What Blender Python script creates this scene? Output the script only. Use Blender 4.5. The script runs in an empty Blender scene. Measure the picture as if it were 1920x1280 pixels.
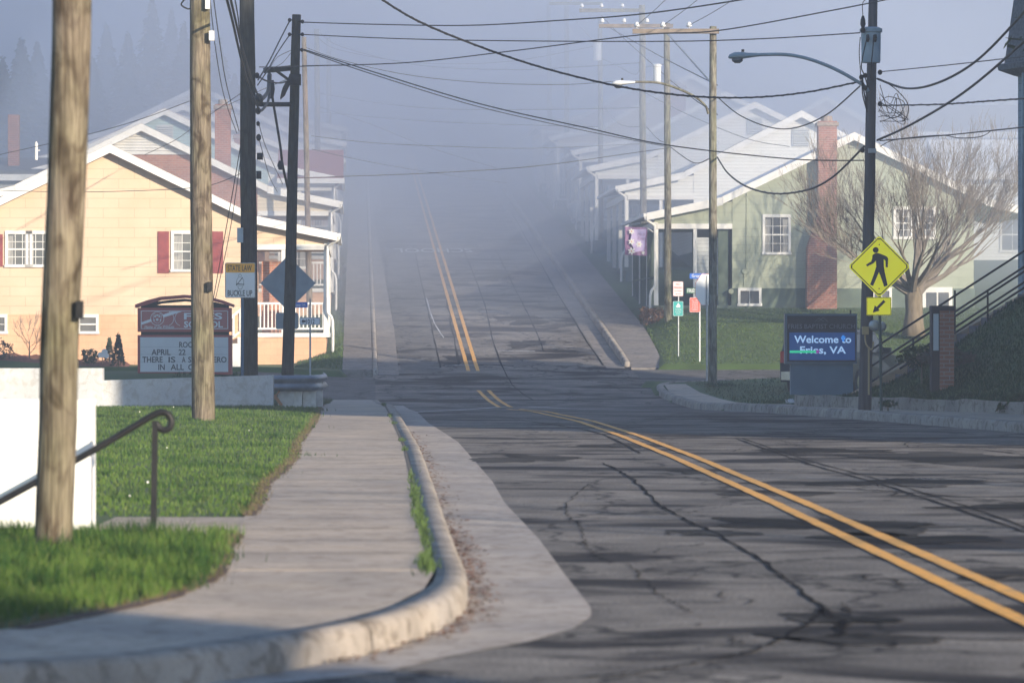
import bpy, math, random
from mathutils import Vector, Matrix
from mathutils.geometry import tessellate_polygon
import numpy as np
random.seed(7); rng = np.random.default_rng(7)
S = bpy.context.scene; C = S.collection
# ------------------------------------------------------------------ camera, sky, sun, exposure
F = 7200.0; CH = 1.5; HY = 632.0
cam = bpy.data.cameras.new('camera'); cam.lens = 135; cam.sensor_width = 36; cam.clip_start = .5; cam.clip_end = 5000
co = bpy.data.objects.new('camera', cam); C.objects.link(co); co.location = (0, 0, CH)
co.rotation_euler = (math.radians(90) - math.atan(8 / F), 0, 0); S.camera = co
cam.dof.use_dof = True; cam.dof.focus_distance = 92; cam.dof.aperture_fstop = 4.5
SUN_EL = math.radians(14.5); SUN_AZ = math.atan2(.59, -.81)
W = bpy.data.worlds.new('World'); S.world = W; W.use_nodes = True
nt = W.node_tree; bg = nt.nodes['Background']; sky = nt.nodes.new('ShaderNodeTexSky')
sky.sky_type = 'NISHITA'; sky.sun_disc = False; sky.sun_elevation = SUN_EL; sky.sun_rotation = SUN_AZ; sky.ozone_density = 4; sky.dust_density = .5
nt.links.new(sky.outputs[0], bg.inputs[0]); bg.inputs[1].default_value = .13
sl = bpy.data.lights.new('sun', 'SUN'); sl.energy = 5; sl.angle = math.radians(.6); sl.color = (1, .85, .65)
so = bpy.data.objects.new('sun', sl); C.objects.link(so)
sd = Vector((math.sin(SUN_AZ) * math.cos(SUN_EL), math.cos(SUN_AZ) * math.cos(SUN_EL), math.sin(SUN_EL)))
so.rotation_euler = sd.to_track_quat('Z', 'Y').to_euler(); so.location = (20, -20, 30)
S.view_settings.view_transform = 'Standard'; S.view_settings.look = 'None'; S.view_settings.exposure = 0.85; S.view_settings.gamma = 1
S.cycles.use_denoising = True; S.cycles.max_bounces = 6; S.cycles.volume_bounces = 2
S.cycles.transparent_max_bounces = 8; S.cycles.use_adaptive_sampling = True; S.cycles.adaptive_threshold = .02
HAZE_D = .0014; HAZE_C = (.735, .82, 1.0); FOG_D = .023

# ------------------------------------------------------------------ terrain functions
KY = [-60, 60, 70, 80, 90, 95, 100, 105, 110, 114, 125, 200, 330, 400, 480, 640]
KZ = [0, 0, -.01, -.05, -.2, -.25, -.2, 0, .28, .58, 1.6, 8.58, 20.6, 26, 29.5, 31]
_xs = np.arange(-60, 641, .5); _zs = np.interp(_xs, KY, KZ)
_k = np.ones(9) / 9; _zs = np.convolve(np.pad(_zs, 4, 'edge'), _k, 'valid')
def R(y): return float(np.interp(y, _xs, _zs))
def sstep(a, b, x):
    t = min(1, max(0, (x - a) / (b - a))); return t * t * (3 - 2 * t)
def lerp(ks, vs, y): return float(np.interp(y, ks, vs))
def KL(y): return lerp([22.1,24.7,28.6,36.2,47.4,64.3,80,97,112,200,480], [-.246,-.336,-.476,-.73,-1.12,-1.81,-2.45,-3.34,-3.9,-7.42,-18.6], y)   # left kerb foot
def KR(y): return lerp([-20,40,60,67,74.5,84,97,105,115,200,480], [13,10.8,8,6.9,5.72,4.7,4.4,3.8,3.3,-.1,-11.3], y)                            # right kerb foot
def PL(y): return lerp([17.6,19.7,21.5,25.7,29.6,32.1,35.6,37.7,42.6,49.1,61.5,76,97,112,200,480], [-2.34,-1.8,-1.67,-1.86,-2.0,-2.09,-2.28,-2.3,-2.41,-2.73,-3.16,-3.8,-4.5,-4.95,-8.47,-19.7], y)
def PR(y): return lerp([-20,60,68,78,84,97,105,114,125,200,480], [14.6,11.4,9.07,6.0,6.0,5.8,5.2,4.5,4.35,1.35,-9.9], y)
def YL(x, y):   # cross street on the left climbs a little
    return (.5 - R(y)) * sstep(-4.7, -7.5, x) * sstep(84, 92, y) * (1 - sstep(113, 117, y))
def RZ(x, y): return R(y) + YL(x, y)
def T(x, y):
    z = R(y)
    if y < 17.0 : return z - .1 if x > -20 else z + .1
    if 98 <= y <= 111 and x < -3.3: return RZ(x, y) - .1
    if 107.5 <= y <= 113.6 and x > 3.3: return z - .1
    if 84 <= y <= 107.5 and x > KR(y) + .05: return z + .14 + .1 * sstep(5, 8, x)
    if PL(y) + .05 < x < PR(y) - .05: return z - .1
    if x <= PL(y) + .05:
        z = RZ(x, y) + .14
        if y > 112:
            z = R(y) + .14 - .42 * sstep(-5.2, -7, x) * sstep(112, 117, y) + .3 * sstep(-11, -17, x)
            z += .10 * max(0, -20 - x) * sstep(140, 190, y) + .05 * max(0, -60 - x) * sstep(120, 190, y)
        elif y < 74: z += .06 * sstep(-2.5, -5, x) - .35 * sstep(-4.6, -6.5, x) * (1 - sstep(26, 30, y))
        return z
    z += .14
    if y < 84:
        d = (x - 6) * .956 + (y - 78) * .293
        if d > 0:
            b = .12 + .16 * d + .085 * d * d if d < 4 else .12 + .64 + 1.36 + (d - 4) * .3
            b = min(b, 3.0)
            z += b * (1 - sstep(77.2, 78.6, y - .38 * max(0, x - 7.5)))
        return z
    if y > 113: z += .44 * sstep(114, 128, y) * sstep(4.4, 5.4, x) + .05 * max(0, x - 19) * sstep(120, 170, y)
    return z
def P(px, py, Y): return Vector(((px - 960) / F * Y, Y, CH + (HY - py) / F * Y))
def GP(px, py, off=0.0):   # where the sight line meets the road surface
    y = 12.0; last = None
    while y < 460:
        if CH + (HY - py) / F * y <= R(y) + off: break
        y += .1
    return ((px - 960) / F * y, y)

# ------------------------------------------------------------------ materials
MC = {}
def nodes(m):
    m.use_nodes = True; t = m.node_tree; return t, t.nodes, t.links, t.nodes['Principled BSDF']
def mat(name, col, col2=None, rough=.8, scale=6, bump=0, metal=0, detail=6, stretch=(1, 1, 1), lo=.35, hi=.65, bscale=None, spec=None, emit=0):
    if name in MC: return MC[name]
    m = bpy.data.materials.new(name); t, N, L, b = nodes(m); MC[name] = m
    b.inputs['Roughness'].default_value = rough; b.inputs['Metallic'].default_value = metal
    if spec is not None: b.inputs['Specular IOR Level'].default_value = spec
    col2 = col2 or tuple(c * .82 for c in col)
    tc = N.new('ShaderNodeTexCoord'); mp = N.new('ShaderNodeMapping'); mp.inputs['Scale'].default_value = stretch
    L.new(tc.outputs['Object'], mp.inputs[0]); nz = N.new('ShaderNodeTexNoise'); nz.inputs['Scale'].default_value = scale; nz.inputs['Detail'].default_value = detail
    L.new(mp.outputs[0], nz.inputs[0]); cr = N.new('ShaderNodeValToRGB'); cr.color_ramp.elements[0].position = lo; cr.color_ramp.elements[1].position = hi
    cr.color_ramp.elements[0].color = (*col2, 1); cr.color_ramp.elements[1].color = (*col, 1)
    L.new(nz.outputs[0], cr.inputs[0]); L.new(cr.outputs[0], b.inputs['Base Color'])
    if emit: L.new(cr.outputs[0], b.inputs['Emission Color']); b.inputs['Emission Strength'].default_value = emit
    if bump:
        n2 = N.new('ShaderNodeTexNoise'); n2.inputs['Scale'].default_value = bscale or scale * 4; n2.inputs['Detail'].default_value = 6; L.new(mp.outputs[0], n2.inputs[0])
        bu = N.new('ShaderNodeBump'); bu.inputs['Strength'].default_value = bump; bu.inputs['Distance'].default_value = .02
        L.new(n2.outputs[0], bu.inputs['Height']); L.new(bu.outputs[0], b.inputs['Normal'])
    return m
def brickmat(name, c1, c2, mortar, w=.2, h=.075, ms=.008, off=.5, bump=.4, stain=.25, stainc=None, rough=.85):
    if name in MC: return MC[name]
    m = bpy.data.materials.new(name); t, N, L, b = nodes(m); MC[name] = m; b.inputs['Roughness'].default_value = rough
    tc = N.new('ShaderNodeTexCoord'); sp = N.new('ShaderNodeSeparateXYZ'); L.new(tc.outputs['Object'], sp.inputs[0])
    ad = N.new('ShaderNodeMath'); L.new(sp.outputs[0], ad.inputs[0]); L.new(sp.outputs[1], ad.inputs[1])
    cb = N.new('ShaderNodeCombineXYZ'); L.new(ad.outputs[0], cb.inputs[0]); L.new(sp.outputs[2], cb.inputs[1])
    br = N.new('ShaderNodeTexBrick'); L.new(cb.outputs[0], br.inputs['Vector']); br.inputs['Scale'].default_value = 1
    br.inputs['Brick Width'].default_value = w; br.inputs['Row Height'].default_value = h; br.inputs['Mortar Size'].default_value = ms; br.inputs['Mortar Smooth'].default_value = .2
    br.offset = off; br.inputs['Color1'].default_value = (*c1, 1); br.inputs['Color2'].default_value = (*c2, 1); br.inputs['Mortar'].default_value = (*mortar, 1)
    nz = N.new('ShaderNodeTexNoise'); nz.inputs['Scale'].default_value = .9; nz.inputs['Detail'].default_value = 8; L.new(tc.outputs['Object'], nz.inputs[0])
    cr = N.new('ShaderNodeValToRGB'); cr.color_ramp.elements[0].position = .35; cr.color_ramp.elements[1].position = .7
    sc = stainc or (1 - stain,) * 3; cr.color_ramp.elements[0].color = (*sc, 1); cr.color_ramp.elements[1].color = (1, 1, 1, 1)
    L.new(nz.outputs[0], cr.inputs[0]); mx = N.new('ShaderNodeMix'); mx.data_type = 'RGBA'; mx.blend_type = 'MULTIPLY'; mx.inputs[0].default_value = 1
    L.new(br.outputs[0], mx.inputs[6]); L.new(cr.outputs[0], mx.inputs[7]); L.new(mx.outputs[2], b.inputs['Base Color'])
    bu = N.new('ShaderNodeBump'); bu.inputs['Strength'].default_value = bump; bu.inputs['Distance'].default_value = .01; bu.invert = True
    L.new(br.outputs['Fac'], bu.inputs['Height']); L.new(bu.outputs[0], b.inputs['Normal'])
    return m
def siding(name, col, lap=.13, stain=(.9, .92, .9)):
    return brickmat(name, col, tuple(c * .97 for c in col), tuple(c * .62 for c in col), w=3.6, h=lap, ms=.008, bump=.5, stainc=stain)
def stretchmat(name, a, b_, rough=.9, sc=9, zs=.12, bump=.5, lo=.3, hi=.7): return mat(name, a, b_, rough, sc, bump, stretch=(1, 1, zs), lo=lo, hi=hi, bscale=sc * 2.5)

def asphalt(name, base, dark, light, patch=.45):
    m = bpy.data.materials.new(name); t, N, L, b = nodes(m); MC[name] = m
    tc = N.new('ShaderNodeTexCoord')
    def noise(scale, det, st=(1, 1, 1), dist=0):
        mp = N.new('ShaderNodeMapping'); mp.inputs['Scale'].default_value = st; L.new(tc.outputs['Object'], mp.inputs[0])
        n = N.new('ShaderNodeTexNoise'); n.inputs['Scale'].default_value = scale; n.inputs['Detail'].default_value = det; n.inputs['Distortion'].default_value = dist; L.new(mp.outputs[0], n.inputs[0]); return n
    def ramp(n, p0, c0, p1, c1):
        r = N.new('ShaderNodeValToRGB'); r.color_ramp.elements[0].position = p0; r.color_ramp.elements[1].position = p1
        r.color_ramp.elements[0].color = (*c0, 1); r.color_ramp.elements[1].color = (*c1, 1); L.new(n.outputs[0], r.inputs[0]); return r
    def mix(a, c, mode, fac=1):
        x = N.new('ShaderNodeMix'); x.data_type = 'RGBA'; x.blend_type = mode; x.inputs[0].default_value = fac if not hasattr(fac, 'outputs') else 1
        if hasattr(fac, 'outputs'): L.new(fac.outputs[0], x.inputs[0])
        L.new(a, x.inputs[6]); L.new(c, x.inputs[7]); return x.outputs[2]
    r1 = ramp(noise(.7, 6, dist=.5), .38, base, .62, light)
    r2 = ramp(noise(.62, 9, (.5, 1, 1), .7), patch - .045, (.2, .2, .23), patch + .03, (1, 1, 1))
    r4 = ramp(noise(2.6, 5), .35, (.75, .74, .74), .6, (1, 1, 1))
    r3 = ramp(noise(42, 6), .38, (.5, .5, .5), .66, (1.35, 1.34, 1.32))
    # wandering cracks: thin dark cell borders
    mp = N.new('ShaderNodeMapping'); mp.inputs['Scale'].default_value = (.45, .2, .45); L.new(tc.outputs['Object'], mp.inputs[0])
    nd = noise(1.5, 5); ad = N.new('ShaderNodeMix'); ad.data_type = 'RGBA'; ad.blend_type = 'LINEAR_LIGHT'; ad.inputs[0].default_value = .25
    L.new(mp.outputs[0], ad.inputs[6]); L.new(nd.outputs[1], ad.inputs[7])
    vo = N.new('ShaderNodeTexVoronoi'); vo.feature = 'DISTANCE_TO_EDGE'; vo.inputs['Scale'].default_value = 1; L.new(ad.outputs[2], vo.inputs[0])
    r5 = ramp(vo, .006, (.22, .22, .24), .02, (1, 1, 1))
    c = mix(mix(mix(mix(r1.outputs[0], r2.outputs[0], 'MULTIPLY'), r4.outputs[0], 'MULTIPLY'), r3.outputs[0], 'MULTIPLY', .9), r5.outputs[0], 'MULTIPLY', .9)
    L.new(c, b.inputs['Base Color']); b.inputs['Roughness'].default_value = .95; b.inputs['Specular IOR Level'].default_value = .12
    bu = N.new('ShaderNodeBump'); bu.inputs['Strength'].default_value = .5; bu.inputs['Distance'].default_value = .01
    L.new(noise(45, 4).outputs[0], bu.inputs['Height']); L.new(bu.outputs[0], b.inputs['Normal'])
    return m
def concmat(name, a, b_, st=.6, crack=0):
    m = mat(name, a, b_, .92, 1.6, .5, lo=.3, hi=.68, bscale=55, spec=.1); N = m.node_tree.nodes; L = m.node_tree.links; b = N['Principled BSDF']; src = b.inputs['Base Color'].links[0].from_socket; tc = [n for n in N if n.type == 'TEX_COORD'][0]
    for sc, p0, p1, c0 in ((7, .36, .5, (st, st * .97, st * .93)), (90, .3, .55, (.72, .72, .72)), (.5, .42, .6, (.84, .86, .9))):
        n = N.new('ShaderNodeTexNoise'); n.inputs['Scale'].default_value = sc; n.inputs['Detail'].default_value = 9; n.inputs['Distortion'].default_value = .8; L.new(tc.outputs['Object'], n.inputs[0]); r = N.new('ShaderNodeValToRGB')
        r.color_ramp.elements[0].position = p0; r.color_ramp.elements[1].position = p1; r.color_ramp.elements[0].color = (*c0, 1); r.color_ramp.elements[1].color = (1, 1, 1, 1); L.new(n.outputs[0], r.inputs[0])
        mx = N.new('ShaderNodeMix'); mx.data_type = 'RGBA'; mx.blend_type = 'MULTIPLY'; mx.inputs[0].default_value = 1; L.new(src, mx.inputs[6]); L.new(r.outputs[0], mx.inputs[7]); src = mx.outputs[2]
    L.new(src, b.inputs['Base Color']); return m
M_ASPH = asphalt('asphalt_worn', (.15, .138, .128), (0, 0, 0), (.25, .228, .205), .455)
M_ASPH2 = asphalt('asphalt_patch', (.12, .116, .114), (0, 0, 0), (.17, .163, .155), .38)
M_TAR = mat('tar', (.016, .016, .018), (.032, .032, .034), 1, 5, spec=0)
M_YEL = mat('yellow_paint', (.75, .36, .05), (.42, .25, .08), .7, 9, .2, lo=.3, hi=.52)
M_WPAINT = mat('road_white', (.55, .56, .56), (.3, .3, .3), .7, 8, lo=.35, hi=.6)
M_CONC = concmat('concrete', (.56, .465, .375), (.44, .37, .30), .78)
M_KERB = concmat('kerb_concrete', (.46, .40, .34), (.30, .26, .22), .6)
M_GUT = concmat('gutter_concrete', (.50, .44, .385), (.38, .335, .295), .72)
M_JOINT = mat('joint', (.09, .075, .06), None, .95)
M_SOIL = mat('soil', (.12, .065, .04), (.06, .035, .022), .95, 8, .6)
M_GRASSG = mat('grass_ground', (.06, .105, .022), (.035, .062, .016), .95, 1.3, .6, lo=.3, hi=.7, bscale=26)
def grassmat(name, a, b_, c):
    m = mat(name, a, b_, .85, 1.1, lo=.35, hi=.65, spec=.1); N = m.node_tree.nodes; L = m.node_tree.links; b = N['Principled BSDF']; src = b.inputs['Base Color'].links[0].from_socket; tc = [n for n in N if n.type == 'TEX_COORD'][0]
    n = N.new('ShaderNodeTexNoise'); n.inputs['Scale'].default_value = 28; n.inputs['Detail'].default_value = 3; L.new(tc.outputs['Object'], n.inputs[0]); r = N.new('ShaderNodeValToRGB'); r.color_ramp.elements[0].position = .5; r.color_ramp.elements[1].position = .68; L.new(n.outputs[0], r.inputs[0])
    mx = N.new('ShaderNodeMix'); mx.data_type = 'RGBA'; L.new(r.outputs[0], mx.inputs[0]); L.new(src, mx.inputs[6]); mx.inputs[7].default_value = (*c, 1); L.new(mx.outputs[2], b.inputs['Base Color']); return m
M_BLADE = grassmat('grass_blade', (.085, .15, .026), (.036, .076, .016), (.13, .16, .055))
M_BLADE2 = grassmat('grass_blade_cool', (.07, .115, .035), (.045, .08, .025), (.11, .13, .06))
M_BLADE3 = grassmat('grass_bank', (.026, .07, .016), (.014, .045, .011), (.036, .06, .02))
M_WEED = mat('weed', (.065, .115, .018), (.03, .06, .012), .8, 9)
M_LEAF = mat('dead_leaf', (.22, .09, .04), (.09, .05, .03), .8, 30)
def woodmat(name, light, dark, knot):
    m = bpy.data.materials.new(name); t, N, L, b = nodes(m); b.inputs['Roughness'].default_value = .95; b.inputs['Specular IOR Level'].default_value = .1; tc = N.new('ShaderNodeTexCoord')
    def nz(sc, st, p0, c0, p1, c1, det=8, dist=0):
        mp = N.new('ShaderNodeMapping'); mp.inputs['Scale'].default_value = st; L.new(tc.outputs['Object'], mp.inputs[0]); n = N.new('ShaderNodeTexNoise'); n.inputs['Scale'].default_value = sc; n.inputs['Detail'].default_value = det; n.inputs['Distortion'].default_value = dist
        L.new(mp.outputs[0], n.inputs[0]); r = N.new('ShaderNodeValToRGB'); r.color_ramp.elements[0].position = p0; r.color_ramp.elements[1].position = p1; r.color_ramp.elements[0].color = (*c0, 1); r.color_ramp.elements[1].color = (*c1, 1); L.new(n.outputs[0], r.inputs[0]); return r.outputs[0], n.outputs[0]
    a, _ = nz(14, (1, 1, .22), .36, dark, .62, light, dist=.6); k, _ = nz(5, (1, 1, .55), .34, knot, .5, (1, 1, 1), dist=1.2); f, fh = nz(60, (1, 1, .04), .38, (.55, .52, .5), .55, (1, 1, 1))
    s_, _ = nz(1.3, (1, 1, .8), .35, (.82, .9, .74), .6, (1, 1, 1))
    for x in (k, f, s_):
        mx = N.new('ShaderNodeMix'); mx.data_type = 'RGBA'; mx.blend_type = 'MULTIPLY'; mx.inputs[0].default_value = 1; L.new(a, mx.inputs[6]); L.new(x, mx.inputs[7]); a = mx.outputs[2]
    L.new(a, b.inputs['Base Color']); bu = N.new('ShaderNodeBump'); bu.inputs['Strength'].default_value = .8; bu.inputs['Distance'].default_value = .02; L.new(fh, bu.inputs['Height']); L.new(bu.outputs[0], b.inputs['Normal']); return m
M_POLEL = woodmat('pole_treated', (.245, .205, .155), (.145, .118, .09), (.46, .42, .39))
M_POLEG = woodmat('pole_weathered', (.30, .285, .24), (.17, .155, .13), (.6, .57, .55))
M_POLED = woodmat('pole_dark', (.05, .052, .05), (.028, .03, .03), (.6, .6, .6))
M_POLEB = woodmat('pole_brown', (.33, .26, .21), (.22, .17, .135), (.7, .65, .6))
M_STEEL = mat('galvanised', (.42, .45, .47), (.3, .32, .34), .5, 8, metal=.6)
M_GREYM = mat('grey_paint', (.34, .42, .47), (.25, .32, .37), .5, 3)
M_BLACK = mat('black_paint', (.010, .010, .011), (.018, .018, .018), .5, 8, spec=.25)
M_WIRE = mat('wire_black', (.012, .012, .014), None, .6)
M_WIREG = mat('wire_grey', (.09, .09, .095), None, .6)
M_WHITE = mat('white_paint', (.80, .79, .76), (.68, .67, .64), .6, 2.5)
M_WALLW = concmat('white_masonry', (.70, .70, .69), (.58, .58, .58), .85)
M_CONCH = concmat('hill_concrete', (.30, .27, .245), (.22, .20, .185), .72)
M_GLASS = mat('window_glass', (.06, .07, .08), (.14, .14, .14), .08, 1.2, spec=.8)
M_CURT = mat('curtain', (.4, .39, .36), (.24, .24, .24), .8, 6, stretch=(4, 1, .5))
M_BRICK = brickmat('red_brick', (.40, .15, .095), (.28, .10, .07), (.42, .36, .32))
M_BRICKO = brickmat('orange_brick', (.47, .20, .12), (.37, .145, .09), (.45, .36, .3), w=.22, h=.08)
M_YSID = brickmat('yellow_shingle', (.70, .53, .385), (.68, .515, .37), (.48, .355, .25), w=.95, h=.30, ms=.007, bump=.35, stainc=(.9, .88, .85))
M_FOUND = brickmat('peach_block', (.74, .47, .29), (.70, .44, .27), (.52, .33, .2), w=.4, h=.2, ms=.005, bump=.2, stainc=(.85, .8, .78))
M_GSID = brickmat('green_shingle', (.40, .43, .335), (.38, .41, .32), (.27, .29, .23), w=.95, h=.27, ms=.006, bump=.35, stainc=(.88, .9, .86))
M_GFND = mat('green_block', (.12, .16, .12), (.08, .11, .085), .85, 2)
M_WSID = siding('white_siding', (.86, .86, .83), stain=(.95, .96, .95)); M_BSID = siding('blue_siding', (.42, .56, .58))
M_CSID = siding('cream_siding', (.72, .62, .48)); M_PSID = siding('pink_siding', (.6, .45, .38)); M_GYSID = siding('grey_siding', (.55, .57, .58))
M_ROOFT = mat('tan_shingles', (.36, .29, .24), (.22, .18, .15), .9, 14, .5); M_ROOFR = mat('red_shingles', (.30, .085, .075), (.2, .06, .055), .9, 14, .4)
M_ROOFG = mat('grey_shingles', (.16, .165, .18), (.1, .105, .115), .9, 14, .5); M_ROOFGR = mat('green_shingles', (.08, .14, .13), (.05, .09, .085), .9, 14, .4)
M_SHUT = mat('maroon_shutter', (.27, .055, .055), (.2, .04, .045), .6, 6)
M_MULCH = mat('mulch', (.20, .075, .05), (.09, .035, .025), .95, 10, .8)
M_BARK = mat('bark', (.19, .155, .11), (.11, .09, .065), .9, 8, .4, stretch=(1, 1, .3))
M_NEED = mat('needles', (.035, .065, .025), (.018, .035, .016), .8, 3); M_BUSH = mat('bush', (.06, .10, .03), (.03, .05, .018), .8, 12)
M_BRUSH = mat('brown_brush', (.16, .09, .06), (.09, .055, .035), .9, 3)
M_CHSTEP = mat('step_concrete', (.16, .15, .16), (.10, .095, .10), .9, 4, .3); M_CHSTR = mat('stringer', (.48, .33, .2), (.32, .22, .14), .9, 3, .3)
M_CHURCH = siding('church_siding', (.3, .36, .42), .15)
def flat(name, col, rough=.5, emit=0): return mat(name, col, tuple(c * .93 for c in col), rough, 3, emit=emit)
M_SY = flat('sign_yellow_glow', (.93, .86, .006), .45, .22); M_SB = flat('sign_black', (.015, .015, .017)); M_SW = flat('sign_white', (.72, .74, .76)); M_SO = flat('sign_orange', (.85, .40, .03))  # sign yellow: small added glow for fluorescent film, brightens the shaded panel
M_SG = mat('sign_back_grey', (.23, .28, .33), (.17, .21, .25), .5, 3); M_SR = flat('sign_red', (.62, .12, .09)); M_ST = flat('sign_teal', (.03, .36, .34)); M_SBL = flat('sign_blue', (.02, .12, .5)); M_SGR = flat('sign_green', (.02, .11, .06))
M_MAR = flat('sign_maroon', (.36, .075, .07)); M_MAR2 = flat('sign_maroon_pale', (.42, .15, .14)); M_BOARD = flat('board_white', (.62, .64, .66)); M_LET = flat('board_letter', (.05, .05, .06))
M_SCR = flat('led_screen', (.008, .06, .22), .4, .22); M_LEDT = flat('led_text', (.45, .66, .95), .4, .32); M_LEDG = flat('led_green', (.03, .7, .35), .4, .3); M_LEDM = flat('led_magenta', (.3, .03, .35), .4, .3); M_LEDB = flat('led_blue', (.03, .3, .9), .4, .3)
M_CAR = flat('car_paint', (.03, .035, .045), .25); M_TYRE = flat('tyre', (.02, .02, .02), .9); M_TAIL = flat('tail_light', (.5, .02, .02), .2); M_CHROME = mat('chrome', (.6, .6, .6), None, .2, metal=1)
M_CERAM = flat('ceramic', (.7, .72, .74), .2); M_BRASS = flat('conduit_tan', (.45, .33, .17), .6)
M_PURP = flat('flag_purple', (.30, .17, .31), .8); M_FLW = flat('flag_white', (.75, .74, .78), .8); M_FLP = flat('flag_lilac', (.55, .45, .7), .8); M_FLO = flat('flag_orange', (.7, .25, .12), .8)
M_PETAL = flat('petal', (.8, .8, .76), .7); M_RUST = flat('rust', (.35, .18, .09), .8)

# ------------------------------------------------------------------ mesh helpers
ORG = {}
class G:
    def __init__(s): s.v = []; s.f = []; s.m = []; s.k = 0
    def mi(s, k): s.k = k; return s
    def add(s, vs, fs):
        n = len(s.v); s.v += [tuple(p) for p in vs]
        for f in fs: s.f.append(tuple(i + n for i in f)); s.m.append(s.k)
        return s
    def box(s, x0, x1, y0, y1, z0, z1):
        if x0 > x1: x0, x1 = x1, x0
        return s.add([(x, y, z) for z in (z0, z1) for y in (y0, y1) for x in (x0, x1)], [(0,2,3,1),(4,5,7,6),(0,1,5,4),(2,6,7,3),(0,4,6,2),(1,3,7,5)])
    def obox(s, a, b, w, h, up=(0, 0, 1)):   # bar from a to b, w across, h along up
        a = Vector(a); b = Vector(b); d = (b - a).normalized(); u = Vector(up); sd_ = d.cross(u)
        if sd_.length < 1e-4: sd_ = d.cross(Vector((0, 1, 0)))
        sd_.normalize(); u = sd_.cross(d).normalized(); vs = []
        for p in (a, b):
            for (i, j) in ((-1,-1),(1,-1),(1,1),(-1,1)): vs.append(p + sd_ * i * w / 2 + u * j * h / 2)
        return s.add(vs, [(0,1,2,3),(7,6,5,4),(0,4,5,1),(1,5,6,2),(2,6,7,3),(3,7,4,0)])
    def tube(s, pts, r, n=6, cap=True):
        pts = [Vector(p) for p in pts]; rs = r if isinstance(r, (list, tuple)) else [r] * len(pts); vs = []; fs = []; pu = None
        for i, p in enumerate(pts):
            d = (pts[min(i + 1, len(pts) - 1)] - pts[max(i - 1, 0)]).normalized()
            if pu is None: pu = Vector((0, 0, 1)) if abs(d.z) < .9 else Vector((1, 0, 0))
            sd_ = d.cross(pu)
            if sd_.length < 1e-5: sd_ = d.cross(Vector((0, 1, .1)))
            sd_.normalize(); pu = sd_.cross(d).normalized()
            for k in range(n):
                a = 2 * math.pi * k / n; vs.append(p + sd_ * math.cos(a) * rs[i] + pu * math.sin(a) * rs[i])
        for i in range(len(pts) - 1):
            for k in range(n): k2 = (k + 1) % n; fs.append((i * n + k, i * n + k2, (i + 1) * n + k2, (i + 1) * n + k))
        if cap: fs.append(tuple(range(n))[::-1]); fs.append(tuple((len(pts) - 1) * n + k for k in range(n)))
        return s.add(vs, fs)
    def prism(s, poly, y0, y1, plane='xz'):   # poly of (a,b); extruded along the third axis
        n = len(poly); mk = (lambda a, b, t: (a, t, b)) if plane == 'xz' else ((lambda a, b, t: (a, b, t)) if plane == 'xy' else (lambda a, b, t: (t, a, b)))
        vs = [mk(a, b, y0) for a, b in poly] + [mk(a, b, y1) for a, b in poly]
        tr = tessellate_polygon([[Vector((a, b, 0)) for a, b in poly]])
        fs = [tuple(t) for t in tr] + [tuple(i + n for i in t)[::-1] for t in tr] + [(i, (i + 1) % n, (i + 1) % n + n, i + n) for i in range(n)]
        return s.add(vs, fs)
    def ball(s, c, r, n=8, sz=1):
        c = Vector(c); pts = [c + Vector((0, 0, r * sz * math.sin(t))) for t in np.linspace(-1.5, 1.5, n)]
        return s.tube(pts, [max(.001, r * math.cos(t)) for t in np.linspace(-1.5, 1.5, n)], n)
    def disc(s, c, r, y0, y1, n=20, sx=1): return s.prism([(c[0] + sx * r * math.cos(2 * math.pi * k / n), c[1] + r * math.sin(2 * math.pi * k / n)) for k in range(n)], y0, y1)
    def build(s, name, mats, parent=None, smooth=False, loc=None):
        if not isinstance(mats, (list, tuple)): mats = [mats]
        me = bpy.data.meshes.new(name); org = ORG.get(parent.name, Vector()) if parent else (Vector(loc) if loc else Vector())
        me.from_pydata([(v[0] - org[0], v[1] - org[1], v[2] - org[2]) for v in s.v], [], s.f)
        for m in mats: me.materials.append(m)
        if any(s.m): me.polygons.foreach_set('material_index', s.m)
        if smooth: me.shade_smooth() if hasattr(me, 'shade_smooth') else None
        import bmesh
        bm = bmesh.new(); bm.from_mesh(me); bmesh.ops.recalc_face_normals(bm, faces=bm.faces); bm.to_mesh(me); bm.free()
        o = bpy.data.objects.new(name, me); C.objects.link(o)
        if parent: o.parent = parent; ORG[o.name] = org
        else: o.location = org; ORG[o.name] = org
        return o
def tag(o, label=None, cat=None, group=None, kind=None):
    if label: o['label'] = label
    if cat: o['category'] = cat
    if group: o['group'] = group
    if kind: o['kind'] = kind
    return o
def thing(name, label, cat, loc=(0, 0, 0), group=None, rz=0, local=False):
    o = bpy.data.objects.new(name, None); C.objects.link(o); o.location = loc; o.rotation_euler = (0, 0, rz)
    ORG[o.name] = Vector() if local else Vector(loc); return tag(o, label, cat, group)
def structure(o): o['kind'] = 'structure'; return o
def fastmesh(name, V, Fc, m, nper, parent=None):   # numpy verts and faces of constant size
    me = bpy.data.meshes.new(name); V = np.asarray(V, np.float32); Fc = np.asarray(Fc, np.int32)
    me.vertices.add(len(V)); me.vertices.foreach_set('co', V.ravel()); me.loops.add(Fc.size); me.loops.foreach_set('vertex_index', Fc.ravel())
    me.polygons.add(len(Fc)); me.polygons.foreach_set('loop_start', np.arange(len(Fc), dtype=np.int32) * nper); me.polygons.foreach_set('loop_total', np.full(len(Fc), nper, np.int32))
    me.update(); me.validate(); me.materials.append(m); o = bpy.data.objects.new(name, me); C.objects.link(o); o.parent = parent; return o
FT = {}
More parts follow.
